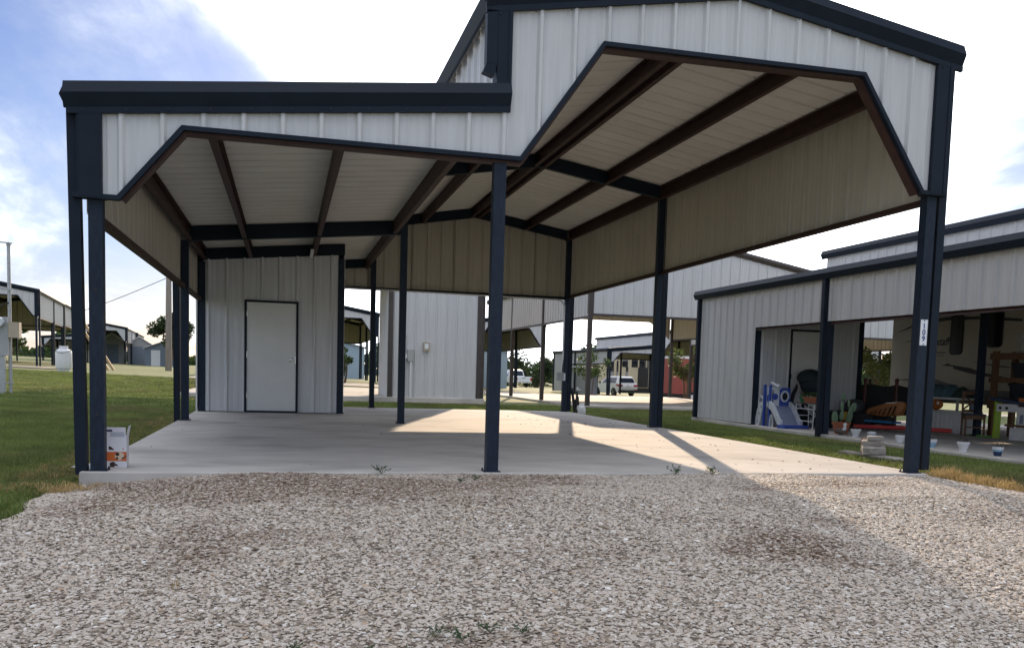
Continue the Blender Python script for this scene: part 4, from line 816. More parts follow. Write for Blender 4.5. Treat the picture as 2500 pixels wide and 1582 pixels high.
# weeds in the gravel
WEED = mat('weed_leaf', (0.060, 0.105, 0.045), 0.6, vary=0.3, nscale=20, transl=0.25, world_space=True)
def weed_src(k):
    rr = random.Random(k); mb = MB()
    for i in range(9):
        a = rr.uniform(0, 6.28); l = rr.uniform(.03, .085); h_ = rr.uniform(.02, .06); tip = Vector((l*math.cos(a), l*math.sin(a), h_)); mb.tube([(0, 0, -.005), tip*0.5+Vector((0, 0, .012)), tip], .0015, 3, caps=False)
        for j in range(9):
            p = tip*(0.35+0.75*rr.random())+Vector((rr.gauss(0, .008), rr.gauss(0, .008), rr.uniform(.0, .014))); u = Vector((rr.gauss(0, 1), rr.gauss(0, 1), rr.gauss(0, .5))).normalized(); v = u.cross(Vector((rr.gauss(0, 1), rr.gauss(0, 1), rr.gauss(0, 1)))).normalized(); s_ = rr.uniform(.006, .012)
            mb.add([p-u*s_, p+v*s_*.5, p+u*s_, p-v*s_*.5], [(0, 1, 2, 3)])
    return source(mb, 'weed', WEED, False)
WST = [weed_src(60), weed_src(61)]
def weed(x, y, s_, label, m_=None, seed=0):
    src_ = (DRYT if m_ else WST)[seed % 2]; o = bpy.data.objects.new('dry_grass_tuft' if m_ else 'weed', src_.data); COL.objects.link(o)
    o.location = (x, y, gz(x, y)+crown(x, y)+0.012); s_ *= 1.1 if y < -3.5 else 0.7; o.scale = (s_, s_, s_); o.rotation_euler = (0, 0, seed*1.3); tag(o, label, 'weed', 'weeds in the gravel')
for k, (x, y, s_, lb) in enumerate(((-0.98, -0.11, 1.5, 'leafy weed growing against the slab front by the middle post'), (-0.42, -0.75, 1.1, 'small weed in the gravel in front of the middle post'), (-0.28, -0.62, 1.0, 'twin weed in the gravel in front of the middle post'), (1.70, -0.13, 1.7, 'sprawling weed along the slab front by the sunlit concrete'), (2.05, -0.16, 1.6, 'second sprawling weed along the slab front by the sunlit concrete'),
    (-1.72, -4.08, 0.55, 'small dark weed lowest in the picture, nearest the camera'), (-1.42, -4.12, 0.4, 'tiny weed beside the lowest dark weed'), (-1.28, -4.14, 0.35, 'tiniest weed between the lowest ones and the row'), (-1.13, -4.0, 0.6, 'weed at the start of the row across the gravel'), (-1.02, -4.05, 0.75, 'bushiest weed in the row across the gravel'), (-0.88, -3.98, 0.65, 'weed near the end of the row across the gravel'), (-0.74, -4.0, 0.6, 'weed ending the row across the gravel'), (-3.62, -2.0, 1.2, 'low green tuft at the lawn edge of the gravel'))): weed(x, y, s_, lb, None, k)
weed(-2.28, -3.25, 0.8, 'dry straw tuft lying flat in the gravel', 1, 1)
# outdoor taps behind the slab and the white jug
for x, y, h_, dx, lb in ((5.05, 13.4, 0.62, -0.10, 'leaning dark water standpipe behind the slab corner'), (6.25, 17.1, 0.58, 0.03, 'upright dark standpipe with a white valve top near the wide carport')):
    t = thing('standpipe', lb, 'standpipe', (x, y, gz(x, y)), 0, 'water standpipes')
    mb = MB(); mb.tube([(0, 0, -.05), (dx*.5, 0, h_*.5), (dx, 0, h_)], 0.035, 8); mb.tube([(0.09, 0, -.05), (dx*.5+.03, 0, h_*.62)], 0.03, 8); mb.build('riser', BLACK, t, True)
    mb = MB(); mb.lathe([(0.03, h_-.10), (0.042, h_-.08), (0.036, h_), (0.02, h_+.04)], (dx, 0, 0), 10); mb.tube([(dx, 0, h_-.02), (dx+.1, -.02, h_-.05)], 0.018, 6); mb.build('valve', GALV if dx > 0 else BLACK, t, True)
t = thing('plastic_jug', 'translucent white plastic jug on the grass by the standpipe', 'jug', (5.0, 12.75, gz(5, 12.75)))
mb = MB(); mb.lathe([(0.085, 0.0), (0.095, 0.02), (0.095, 0.17), (0.07, 0.22), (0.03, 0.25), (0.03, 0.28)], (0, 0, 0), 14); mb.build('bottle', WHITEP, t, True)
mb = MB(); mb.tube([(-.03, 0, .24), (-.1, 0, .23), (-.115, 0, .17), (-.09, 0, .12)], 0.014, 6); mb.build('handle', WHITEP, t, True)
# meter, box and pipe on the grey storeroom behind
t = thing('electric_meter', 'grey electric meter with a white drain pipe on the grey storeroom', 'meter', (1.72, 19.14, 0.0))
MB().box(-0.05, 0.12, -0.11, 0.0, 1.15, 1.48).build('meter_box', GALV, t); mb = MB(); mb.lathe([(0.08, -0.09), (0.085, 0)], (-0.14, -0.02, 1.28), 14, axis='y'); mb.build('meter_dial', WHITEP, t)
mb = MB(); mb.tube([(0.05, -.06, 0.05), (0.05, -.06, 1.2)], 0.035, 8); mb.build('drain_pipe', PIPEW, t, True); mb = MB(); mb.tube([(-0.1, -.05, 0.9), (-0.1, -.05, 1.9)], 0.02, 6); mb.build('conduit', GALV, t)
t = thing('timer_box', 'small tan box with a pale face on the grey storeroom wall', 'box', (2.22, 19.15, 1.58))
MB().box(-0.09, 0.09, -0.09, 0, -0.13, 0.13).build('casing', TAN, t); MB().box(-0.055, 0.055, -0.096, -0.0905, -0.06, 0.09).build('face', SIGNW, t)

# ------------------------------------------------------------------ the neighbour's slab
def zN(y): return -0.085+SLOPE*y
SLB = plain('slide_blue', (0.035, 0.075, 0.36), 0.4); SLW = plain('slide_white', (0.60, 0.63, 0.68), 0.4); SLG = plain('slide_grey', (0.22, 0.25, 0.36), 0.4)
# camper trailer
RVW = mat('camper_shell', (0.52, 0.47, 0.38), 0.35, vary=0.04, nscale=2); RVD = plain('camper_stripe', (0.05, 0.048, 0.05), 0.4); RVG = plain('camper_grey', (0.16, 0.155, 0.15), 0.45)
t = thing('camper_trailer', 'long cream camper trailer with dark slot windows and swoosh stripes', 'trailer', (11.9, -1.2, zN(0)))
mb = MB(); mb.prism([(0.0, 0.62), (0.03, 0.60), (12.0, 0.60), (12.07, 0.66), (12.07, 2.85), (11.8, 3.12), (0.3, 3.12), (-0.05, 2.7)], 0.0, 2.45, 'yz'); mb.build('shell', RVW, t)
mb = MB(); mb.box(-0.012, -0.002, 0.3, 12.0, 0.62, 0.90); mb.build('skirt_panel', RVG, t)
def slot(y0, y1, z0, z1):
    r = 0.09; mb = MB(); pts = []
    for cx_, cz_, a0 in ((y1-r, z1-r, 0), (y0+r, z1-r, 1.5708), (y0+r, z0+r, 3.1416), (y1-r, z0+r, 4.7124)):
        for k in range(5): a = a0+k*1.5708/4; pts.append((cx_+r*math.cos(a), cz_+r*math.sin(a)))
    mb.prism(pts, -0.02, -0.001, 'yz'); f = mb.build('window', BLACK, t)
    mb = MB(); mb.prism([((p[0]-(y0+y1)/2)*.86+(y0+y1)/2, (p[1]-(z0+z1)/2)*.95+(z0+z1)/2) for p in pts], -0.023, -0.0205, 'yz'); mb.build('pane', DARKG, f)
slot(9.75, 10.13, 1.62, 2.45); slot(8.66, 9.06, 1.75, 2.50); slot(3.0, 3.8, 1.6, 2.3); slot(5.5, 6.3, 1.6, 2.3)
def swoosh(pts, m_=RVD, x=-0.006):
    mb = MB(); mb.prism([(y+1.2, z+.085) for y, z in pts], x, x+0.004, 'yz'); mb.build('stripe', m_, t)
swoosh([(10.75, 2.05), (9.9, 2.22), (8.95, 2.27), (8.0, 2.24), (7.0, 2.15), (7.0, 2.20), (8.0, 2.30), (8.95, 2.34), (9.9, 2.30)])
swoosh([(10.55, 1.82), (9.8, 1.95), (9.35, 1.98), (9.35, 1.93), (9.8, 1.89)], RVG)
swoosh([(9.15, 1.31), (8.95, 1.36), (8.90, 1.33), (8.3, 1.26), (7.95, 1.17), (6.6, 0.98), (7.95, 1.10), (8.3, 1.15), (8.78, 1.24), (8.80, 1.29)])
swoosh([(8.35, 1.42), (7.6, 1.32), (6.8, 1.24), (7.6, 1.28)], RVG)
swoosh([(9.9, 1.10), (9.3, 1.02), (8.8, 0.9), (8.45, 0.76), (9.0, 0.76), (9.3, 0.82)], RVG)
swoosh([(10.8, 0.98), (9.8, 1.03), (9.2, 0.92), (9.8, 0.98)], RVD, -0.011)
text_mesh('staff', 0.24, 'lettering', RVD, t, (-0.004, 10.38, 1.90), (math.pi/2, 0, -math.pi/2), shear=0.28, depth=0.002)
mb = MB(); mb.box(-0.006, -0.002, 10.25, 10.62, 1.66, 1.685); mb.box(-0.006, -0.002, 10.3, 10.5, 1.60, 1.615); mb.build('lettering', RVG, t)
for y in (4.6, 5.5):
    k = MB(); k.lathe([(0.001, -0.02), (0.2, -0.02), (0.36, 0.0), (0.36, 0.2), (0.001, 0.2)], (0.02, y, 0.36), 18, axis='x'); k.build('wheel', RUBBER, t, True)
for y in (11.2, 0.8): MB().box(0.1, 0.18, y-.04, y+.04, 0.0, 0.6).build('jack', BLACK, t)
# toddler slide
t = thing('toddler_slide', 'white and blue toddler slide with ladder steps and a toy telescope', 'slide', (7.86, 8.92, zN(9)), 0.0); t.scale = (1.0, 0.68, 0.92)
def curve_side(x, pts, th, m_, nm): mb = MB(); mb.prism(pts, x-th/2, x+th/2, 'yz'); return mb.build(nm, m_, t)
# ladder rises from the far end (+y) and the chute runs down towards -y
for x in (-0.10, 0.28):
    mb = MB(); mb.prism([(0.62, 0.0), (0.84, 0.0), (0.82, 0.16), (0.74, 0.36), (0.58, 0.52), (0.38, 0.56), (0.34, 0.46), (0.46, 0.30), (0.52, 0.14)], x-.03, x+.03, 'yz'); sd_ = mb.build('ladder_side', SLW, t)
    for y, z in ((0.68, 0.10), (0.60, 0.27), (0.48, 0.42)):
        mb = MB(); mb.lathe([(0.03, -0.036), (0.032, 0.036)], (x, y, z), 10, axis='x'); mb.build('bolt_cap', SLG, sd_)
    mb = MB(); mb.tube([(x, 0.70, 0.42), (x, 0.72, 0.58), (x, 0.58, 0.66), (x, 0.42, 0.58)], 0.025, 8); mb.build('handrail', SLW, t, True)
for k in range(3): MB().box(-0.07, 0.25, 0.50-0.02*k+.06*(2-k), 0.62-0.02*k+.06*(2-k), 0.12+.14*k, 0.15+.14*k).build('step', SLW, t)
for y in (0.34, 0.02):
    mb = MB(); mb.box(-0.145, -0.095, y-.03, y+.03, 0, 0.92); mb.build('tower_post', SLB, t)
mb = MB(); mb.prism([(-0.02, .42), (0.36, .42), (0.36, .80), (0.30, .86), (0.04, .86), (-0.02, .80)], -0.09, -0.06, 'yz'); pn = mb.build('tower_panel', SLW, t)
mb = MB(); mb.lathe([(0.09, -0.10), (0.09, -0.091)], (0, 0.18, 0.62), 16, axis='x'); mb.build('porthole', SLB, pn)
mb = MB(); mb.box(-0.1, 0.07, -0.02, 0.0, 0.44, 0.86); mb.build('tower_panel', SLW, t); mb = MB(); mb.box(0.075, 0.30, -0.02, 0.0, 0.46, 0.86); mb.build('tower_panel', SLB, t); mb = MB(); mb.lathe([(.07, -.031), (.07, -.021)], (0.19, 0, 0.67), 14, axis='y'); mb.build('porthole', BLACK, t); mb = MB(); mb.lathe([(.07, -.031), (.07, -.021)], (-0.03, 0, 0.66), 14, axis='y'); mb.build('porthole', SLB, t)
mb = MB(); mb.prism([(-.04, .46), (.34, .46), (.34, .84), (-.04, .84)], .28, .31, 'yz'); mb.build('tower_panel', SLB, t)
mb = MB(); pts = [Vector((0.19+.08*math.cos(a), -.032, 0.67+.11*math.sin(a))) for a in [k*6.283/14 for k in range(15)]]; mb.tube(pts, 0.022, 6); mb.build('porthole_ring', SLW, t, True)
mb = MB(); mb.box(-0.08, 0.27, 0.0, 0.33, 0.42, 0.45); mb.build('platform', SLB, t)
ch = [(-0.02, .46), (-.2, .40), (-.42, .24), (-.58, .10), (-.72, .055), (-.92, .05)]
mb = MB(); mb.sweep([[Vector((-.11, y, z)), Vector((.29, y, z)), Vector((.29, y, z-.03)), Vector((-.11, y, z-.03))] for y, z in ch], None); mb.build('chute', SLG, t)
for x in (-.13, .31):
    mb = MB(); mb.sweep([[Vector((x-.03, y, z-.05)), Vector((x+.03, y, z-.05)), Vector((x+.03, y, z+.10)), Vector((x-.03, y, z+.10))] for y, z in ch[:5]], None); mb.build('chute_rail', SLW, t)
mb = MB(); mb.box(-.18, .36, -1.0, -.62, 0.0, 0.07); mb.build('chute_foot', SLB, t)
mb = MB(); mb.tube([(-.05, .20, .98), (.02, .0, .90), (.05, -.08, .87)], 0.03, 8, radii=[0.018, 0.035, 0.055]); mb.tube([(-0.04, 0.16, .96), (-.04, .16, .86)], 0.015, 6); mb.build('telescope', SLW, t, True)
mb = MB(); pts = [Vector((-.115, -.10+.08*math.cos(a), 0.13+.12*math.sin(a))) for a in [k*3.1416/10 for k in range(11)]]; mb.tube([(-.115, -.02, .0)]+pts+[(-.115, -.18, .0)], 0.022, 6); mb.build('base_arch', SLW, t, True)
# stroller
CAN = plain('canopy_teal_black', (0.012, 0.022, 0.028), 0.7); LTH = plain('pale_piping', (0.36, 0.31, 0.28), 0.5)
t = thing('baby_stroller', 'black baby stroller with a big round hood in front of the storeroom door', 'stroller', (8.78, 9.02, zN(8.5)), 0.35); t.scale = (0.9, 0.9, 0.95)
mb = MB(); mb.blob((0.0, 0, 0.90), 0.30, 0.8, 1.15, 0.78, 14, 9); mb.build('seat_shell', CAN, t, True)
mb = MB(); mb.blob((-0.02, 0.12, 1.06), 0.30, 0.85, 1.05, 0.66, 14, 8); mb.build('hood', CAN, t, True)
mb = MB(); mb.tube([(-.21, .30, .98), (-.24, .22, .78), (-.22, 0, .63), (-.18, -.24, .66), (-.15, -.36, .82)], 0.018, 8); mb.build('seat_rim', LTH, t, True)
for x in (-.2, .2):
    mb = MB(); mb.tube([(x, .30, .92), (x, .42, .70), (x, .46, .45), (x, .38, .22), (x, .34, .12)], 0.03, 8, radii=[.03, .045, .04, .03, .03]); mb.tube([(x, .40, .5), (x, -.30, .14)], 0.02, 6); mb.build('frame', BLACK, t, True)
    for y in (.36, -.32):
        k = MB(); k.lathe([(.06, -.025), (.13, -.025), (.14, 0), (.13, .025), (.06, .025)], (x, y, .14), 16, axis='x'); k.build('wheel', RUBBER, t, True)
mb = MB(); mb.blob((0, .30, .26), .17, 1.0, .8, .85, 10, 7); mb.build('basket', CAN, t, True)
# folding table with planter
t = thing('folding_table', 'small white folding table in front of the stroller', 'table', (8.30, 8.35, zN(8.3)), 0.0)
MB().box(-.16, .16, -.38, .30, .50, .52).build('tabletop', plain('table_dark', (0.10, 0.075, 0.06), 0.6), t)
for y in (-.34, .26):
    for x in (-.14, .14): mb = MB(); mb.tube([(x, y, 0), (x, y-.03*(1 if y < 0 else -1), .5)], 0.011, 6); mb.build('leg', WHITEP, t)
    mb = MB(); mb.tube([(-.14, y, .26), (.14, y, .26)], 0.009, 6); mb.build('crossbar', WHITEP, t)
for z in (.16, .40): mb = MB(); mb.tube([(-.155, -.34, z), (-.155, .26, z)], 0.009, 6); mb.build('crossbar', WHITEP, t)
POTG = plain('pot_green', (0.03, 0.20, 0.10), 0.4); SOIL = plain('soil', (0.03, 0.02, 0.014), 0.95); HERB = leafmat('herb', (0.05, 0.10, 0.035))
def leaves(parent, n, rx, ry, z0, z1, sz, m_=HERB, nm='foliage', seed=0, cx=0, cy=0):
    rr = random.Random(seed); mb = MB()
    for i in range(n):
        p = Vector((cx+rr.uniform(-rx, rx), cy+rr.uniform(-ry, ry), rr.uniform(z0, z1))); u = Vector((rr.gauss(0, 1), rr.gauss(0, 1), rr.gauss(0, .7))).normalized(); v = u.cross(Vector((rr.gauss(0, 1), rr.gauss(0, 1), rr.gauss(0, 1)))).normalized()
        mb.add([p-u*sz, p+v*sz*.5, p+u*sz, p-v*sz*.5], [(0, 1, 2, 3)])
    return mb.build(nm, m_, parent)
t = thing('planter_tray', 'long terracotta planter tray with herbs on the folding table', 'planter', (8.30, 8.20, zN(8.3)+.521))
mb = MB(); mb.sweep([[Vector((s1*a, s2*b, z)) for s1, s2 in ((-1, -1), (1, -1), (1, 1), (-1, 1))] for a, b, z in ((.10, .20, 0), (.125, .24, .09), (.14, .26, .092), (.14, .26, .11))], None); mb.build('tray', TERRA, t); leaves(t, 160, .11, .22, .10, .20, .022, seed=1)
t = thing('plant_pot', 'bright green pot with seedlings at the end of the folding table', 'pot', (8.28, 8.56, zN(8.3)+.521))
mb = MB(); mb.lathe([(0.07, 0), (0.095, .10), (.105, .102), (.105, .12), (.09, .12)], (0, 0, 0), 14); mb.build('pot', POTG, t, True); leaves(t, 90, .08, .08, .12, .21, .02, seed=2)
# cactus
t = thing('cactus_plant', 'prickly pear cactus in a large terracotta pot next to the corner post', 'plant', (8.15, 7.05, zN(7))); t.scale = (0.68, 0.68, 0.68)
mb = MB(); mb.lathe([(0.16, 0), (0.225, .25), (.245, .25), (.25, .32), (.225, .32), (.215, .27), (0.001, .27)], (0, 0, 0), 22); mb.build('pot', TERRA, t, True)
CACT = plain('cactus_green', (0.13, 0.21, 0.13), 0.6); PADS = [((-.14, .10, .42), .19, .12, .1, 0.2), ((.0, .0, .48), .15, .10, -.2, 0.0), ((0.01, .02, .74), .14, .09, .15, -.1), ((.04, .03, .99), .11, .085, 0, .1), ((.12, -.16, .46), .22, .11, -.35, .2), ((.16, -.26, .72), .14, .10, -.5, .3), ((.10, -.14, .84), .12, .045, .1, 0), ((.02, -.34, .64), .14, .085, -.7, -.2), ((-.06, .22, .36), .13, .09, .5, 0)]
for (c, hz, wy, tilt, yaw) in PADS:
    mb = MB(); mb.blob((0, 0, 0), 1, .022, wy, hz, 12, 9); o = mb.build('cactus_pad', CACT, t, True, c); o.rotation_euler = (tilt*-1.0, 0, yaw)
# duck
t = thing('duck_statue', 'brown and white duck figurine beside the terracotta cactus pot', 'figurine', (7.95, 6.75, zN(6.7)), 0.25); t.scale = (0.72, 0.72, 0.72)
DK = plain('duck_brown', (0.13, 0.10, 0.085), 0.7)
mb = MB(); mb.blob((0, 0, .09), .1, .75, 1.7, .85, 12, 8); mb.build('body', DK, t, True); mb = MB(); mb.tube([(0, -.10, .13), (0, -.13, .20), (0, -.12, .25)], .035, 8, radii=[.05, .034, .036]); mb.blob((0, -.125, .265), .045, .9, 1.15, .9, 10, 7); mb.build('head', WHITEP, t, True)
mb = MB(); mb.lathe([(.016, 0), (.006, -.05)], (0, -.17, .26), 8, axis='y'); mb.build('bill', plain('bill', (.4, .2, .04), .5), t); mb = MB(); mb.blob((-.07, .04, .10), .07, .3, 1.5, .8, 8, 6); mb.build('wing', DK, t, True)
# pots in a row along the slab edge
BLUEP = plain('pot_blue', (0.015, 0.04, 0.10), 0.3); SKYP = plain('pot_sky', (0.24, 0.42, 0.55), 0.3)
def flowerpot(x, y, kind, label, rim=.105, h=.17, stems=0, seed=0):
    t = thing('plant_pot', label, 'pot', (x, y, zN(y)), 0, 'plant pots along the slab edge'); t.scale = (0.68, 0.68, 0.74); f = rim/.105
    def seg(z0, z1): r = lambda z: (.062+.043*z)*f; return [(r(z0), z0*h), (r(z1), z1*h)]
    if kind == 'ombre':
        for nm, m_, a, b in (('pot_base', BLUEP, 0, .5), ('pot_body', SKYP, .502, .72), ('pot_rim', WHITEP, .722, 1.0)): mb = MB(); mb.lathe(seg(a, b), (0, 0, 0), 20); mb.build(nm, m_, t, True)
    elif kind == 'sky':
        for nm, m_, a, b in (('pot_body', SKYP, 0, .6), ('pot_rim', WHITEP, .602, 1.0)): mb = MB(); mb.lathe(seg(a, b), (0, 0, 0), 20); mb.build(nm, m_, t, True)
    elif kind == 'footed':
        mb = MB(); mb.lathe([(.075*f, 0), (.078*f, .02), (.06*f, .03), (.085*f, .08), (.105*f, .14), (.118*f, .16), (.118*f, .19), (.10*f, .19), (.095*f, .15), (.001, .15)], (0, 0, 0), 20); mb.build('pot', WHITEP, t, True)
    else:
        mb = MB(); n = 20; r = [.066, .08, .092, .104, .106, .098]; z = [0, .05, .1, .15, .17, .17]
        mb.lathe([(a*f*(1.03 if i % 2 else 1), b) for i, (a, b) in enumerate(zip(r, z))], (0, 0, 0), n); mb.build('pot', WHITEP, t, False)
    MB().lathe([(.09*f, h*.9), (.001, h*.92)], (0, 0, 0), 14).build('soil', SOIL, t)
    rr = random.Random(seed)
    if stems:
        mb = MB()
        for i in range(stems):
            a = rr.uniform(0, 6.28); q = rr.uniform(.02, .08); mb.tube([(q*math.cos(a), q*math.sin(a), h*.9), (1.4*q*math.cos(a+.3), 1.4*q*math.sin(a+.3), h*.9+rr.uniform(.04, .12)), (2.2*q*math.cos(a+.6), 2.2*q*math.sin(a+.6), h*.9+rr.uniform(.02, .1))], .004, 4)
        mb.build('stems', plain('stem', (.05, .055, .03), .8), t)
    return t
flowerpot(7.88, 6.2, 'footed', 'white footed pot next to the duck figurine', 1.0*.115, stems=9, seed=1)
flowerpot(7.86, 5.72, 'ombre', 'white to navy dipped pot between the footed pot and the woven one', .11, seed=2)
flowerpot(7.86, 4.98, 'woven', 'white ribbed pot between the dipped pot and the number post', .11, stems=0, seed=3)
flowerpot(7.86, 4.22, 'sky', 'white and sky blue pot half hidden by the number post', .115, stems=7, seed=4)
flowerpot(7.84, 3.52, 'footed', 'white footed pot with drooping stems beyond the number post', .115, stems=12, seed=5)
flowerpot(7.84, 2.85, 'ombre', 'white to navy dipped pot with dry stems, last along the slab edge', .115, stems=10, seed=6)
# red pool noodle
mb = MB(); mb.tube([(9.05, 8.0, zN(8)+.09), (9.7, 7.5, zN(7.5)+.10), (10.45, 6.95, zN(7)+.09)], 0.04, 12); tag(mb.build('pool_noodle', plain('noodle_red', (0.50, 0.05, 0.045), 0.55), None, True), 'thick red foam tube lying across the floor before the chair', 'foam tube')
# mower-like machine
t = thing('lawn_mower', 'black lawn mower with a yellow label behind the cactus', 'mower', (9.75, 8.95, zN(9)), 0.3)
mb = MB(); mb.sweep([[Vector((s1*a, s2*b, z)) for s1, s2 in ((-1, -1), (1, -1), (1, 1), (-1, 1))] for a, b, z in ((.34, .55, .1), (.38, .6, .22), (.34, .55, .32), (.2, .3, .36))], None); mb.build('deck', BLACK, t)
mb = MB(); mb.lathe([(.2, .36), (.21, .5), (.15, .58), (.001, .6)], (0, .05, 0), 14); mb.build('engine', plain('engine', (.06, .06, .065), .5), t, True)
MB().box(-.40, -.385, -.14, .02, .16, .34).build('warning_label', plain('label_yellow', (.50, .30, .03), .5), t)
for y in (-.45, .45):
    for x in (-.4, .4): k = MB(); k.lathe([(.05, -.03), (.13, -.03), (.13, .03), (.05, .03)], (x, y, .13), 14, axis='x'); k.build('wheel', RUBBER, t, True)
mb = MB(); mb.tube([(-.25, .5, .3), (-.25, 1.0, .85), (.25, 1.0, .85), (.25, .5, .3)], .014, 6); mb.build('handlebar', BLACK, t, True)
# tiger striped rocker toy
t = thing('ride_on_toy', 'orange tiger striped ride-on toy with black stripes by the playpen', 'toy', (9.75, 8.0, zN(8)+.06), 0.2); t.scale = (0.75, 0.75, 0.8)
TIG = plain('tiger_orange', (0.30, 0.12, 0.035), 0.5)
mb = MB(); mb.sweep([[Vector((x*w_, y, z0+h_*zz)) for x, zz in ((-1, .25), (-.8, 0), (.8, 0), (1, .25), (.8, .9), (0, 1), (-.8, .9))] for y, w_, z0, h_ in ((-.62, .05, .50, .16), (-.5, .14, .34, .34), (-.1, .2, .30, .34), (.35, .18, .30, .22), (.55, .10, .32, .14))], None); mb.build('body', TIG, t, True)
for k, y in enumerate((-.42, -.27, -.12, .03, .18, .33)):
    mb = MB(); mb.hexa([(-.215, y, .33), (-.205, y+.03, .33), (-.19, y+.03, .34), (-.19, y, .34), (-.20, y-.08, .56-.03*k), (-.19, y-.05, .56-.03*k), (-.15, y-.05, .57-.03*k), (-.15, y-.08, .57-.03*k)]); mb.build('stripe', BLACK, t)
for y in (-.35, .32): k = MB(); k.lathe([(.03, -.03), (.11, -.03), (.11, .03), (.03, .03)], (-.2, y, .2), 14, axis='x'); k.build('wheel', RUBBER, t, True)
mb = MB(); mb.box(-.26, .1, -.45, .45, .14, .19); mb.build('base', plain('toy_blue', (.03, .16, .36), .4), t)
# playpen with dark red posts and black mesh
t = thing('playpen', 'dark red playpen frame hung with black mesh behind the cactus', 'playpen', (10.55, 9.6, zN(9.6)), 0.0)
MESHB = plain('black_mesh', (.02, .021, .022), .85); DRED = plain('dark_red', (.085, .018, .014), .45)
pts = [(-.45, 1.1), (-.45, .35), (-.45, -.4), (-.1, -.95), (.7, -.95), (.7, 1.1)]
for x, y in pts: mb = MB(); mb.tube([(x, y, 0), (x, y, .98)], .035, 8); mb.blob((x, y, 1.0), .045, 1, 1, 1.1, 8, 6); mb.build('post', DRED, t, True)
for (xa, ya), (xb, yb) in zip(pts, pts[1:]+pts[:1]):
    mb = MB(); n = 8; d = Vector((xb-xa, yb-ya, 0))
    vs = []
    for i in range(n+1):
        f = i/n; sag = .06*math.sin(math.pi*f); p = Vector((xa, ya, 0))+d*f; vs += [p+Vector((0, 0, .30)), p+Vector((0, 0, .92-sag))]
    mb.add(vs+[v+Vector((.012, .012, 0)) for v in vs], [(2*i, 2*i+2, 2*i+3, 2*i+1) for i in range(n)]+[(2*i+2*n+2, 2*i+1+2*n+2, 2*i+3+2*n+2, 2*i+2+2*n+2) for i in range(n)]); mb.build('mesh_panel', MESHB, t)
    mb = MB(); mb.tube([(xa, ya, .3), (xb, yb, .3)], .018, 6); mb.build('rail', DRED, t)
# cross-back chair
t = thing('wooden_chair', 'brown wooden dining chair with a cross back', 'chair', (10.95, 7.0, zN(7)), -0.5); t.scale = (0.8, 0.8, 0.84)
for x in (-.2, .2):
    mb = MB(); mb.bar((x, -.21, 0), (x, -.20, .46), .042, .042); mb.build('leg', WOOD, t); mb = MB(); mb.bar((x, .20, 0), (x, .20, .46), .042, .042); mb.bar((x, .20, .46), (x, .26, 1.0), .042, .042); mb.build('back_post', WOOD, t)
MB().box(-.23, .23, -.24, .23, .46, .50).build('seat', BLACK, t); MB().box(-.215, .215, -.222, .215, .38, .459).build('seat_frame', WOOD, t)
mb = MB(); mb.bar((-.2, .262, .96), (.2, .262, .96), .03, .085); mb.build('top_rail', WOOD, t); mb = MB(); mb.bar((-.2, .21, .56), (.2, .21, .56), .03, .05); mb.build('lower_rail', WOOD, t)
for a, b in ((-.2, .2), (.2, -.2)): mb = MB(); mb.bar((a, .215, .58), (b, .252, .92), .022, .035); mb.build('cross_slat', WOOD, t)
mb = MB(); mb.bar((-.2, -.2, .2), (.2, -.2, .2), .025, .03); mb.build('stretcher', WOOD, t)
# white table with laundry, cooler under it, orange fish toy
t = thing('white_table', 'white table piled with blue cloths behind the wooden chair', 'table', (11.3, 8.25, zN(8)), 0.0)
MB().box(-.3, .3, -.75, .75, .66, .70).build('tabletop', WHITEP, t)
for x in (-.25, .25):
    for y in (-.68, .68): MB().box(x-.02, x+.02, y-.02, y+.02, 0, .659).build('leg', GALV, t)
CLB = mat('cloth_blue', (0.07, 0.13, 0.165), 0.9, vary=0.3, nscale=8)
def heap(loc, rx, ry, rz_, m_, label, seed, name='cloth_heap'):
    rr = random.Random(seed); mb = MB(); mb.blob((0, 0, 0), 1, rx, ry, rz_, 18, 10, jit=0.0); ph = [rr.uniform(0, 6) for _ in range(4)]
    mb.v = [(x*(1+.12*math.sin(9*y+ph[0])), y*(1+.10*math.sin(11*x+ph[1])), max(0.0, z*(1+.25*math.sin(13*x+ph[2])*math.sin(12*y+ph[3])))) for x, y, z in mb.v]
    return tag(mb.build(name, m_, None, True, loc), label, 'cloth')
heap((11.25, 8.2, zN(8)+.70), .22, .52, .26, CLB, 'heap of crumpled blue cloths on the white table', 1)
heap((11.3, 7.75, zN(8)+.70), .2, .28, .2, plain('cloth_green', (.03, .06, .05), .9), 'dark green folded cloth behind the chair back', 2)
t = thing('cooler_box', 'ribbed white storage chest under the white table', 'chest', (11.2, 7.9, zN(8)))
MB().box(-.2, .24, -.55, .62, 0, .40).build('chest_body', WHITEP, t); MB().box(-.215, .255, -.565, .635, .402, .44).build('lid', WHITEP, t)
for k in range(9): MB().box(-.212, -.2005, -.50+.125*k, -.44+.125*k, .02, .38).build('rib', WHITEP, t)
t = thing('fish_toy', 'round orange fish toy with a white eye below the table edge', 'toy', (10.93, 8.05, zN(8)+.455))
mb = MB(); mb.blob((0, 0, .1), .11, .6, 2.0, 1.0, 14, 9); mb.build('body', plain('fish_orange', (.42, .13, .03), .5), t, True); mb = MB(); mb.blob((-.05, -.13, .13), .035, .5, 1, 1, 8, 6); mb.build('eye', WHITEP, t, True); mb = MB(); mb.prism([(.2, .1), (.3, .18), (.3, .02)], -.01, .01, 'yz'); mb.build('tail', plain('fish_orange', (.42, .13, .03), .5), t)
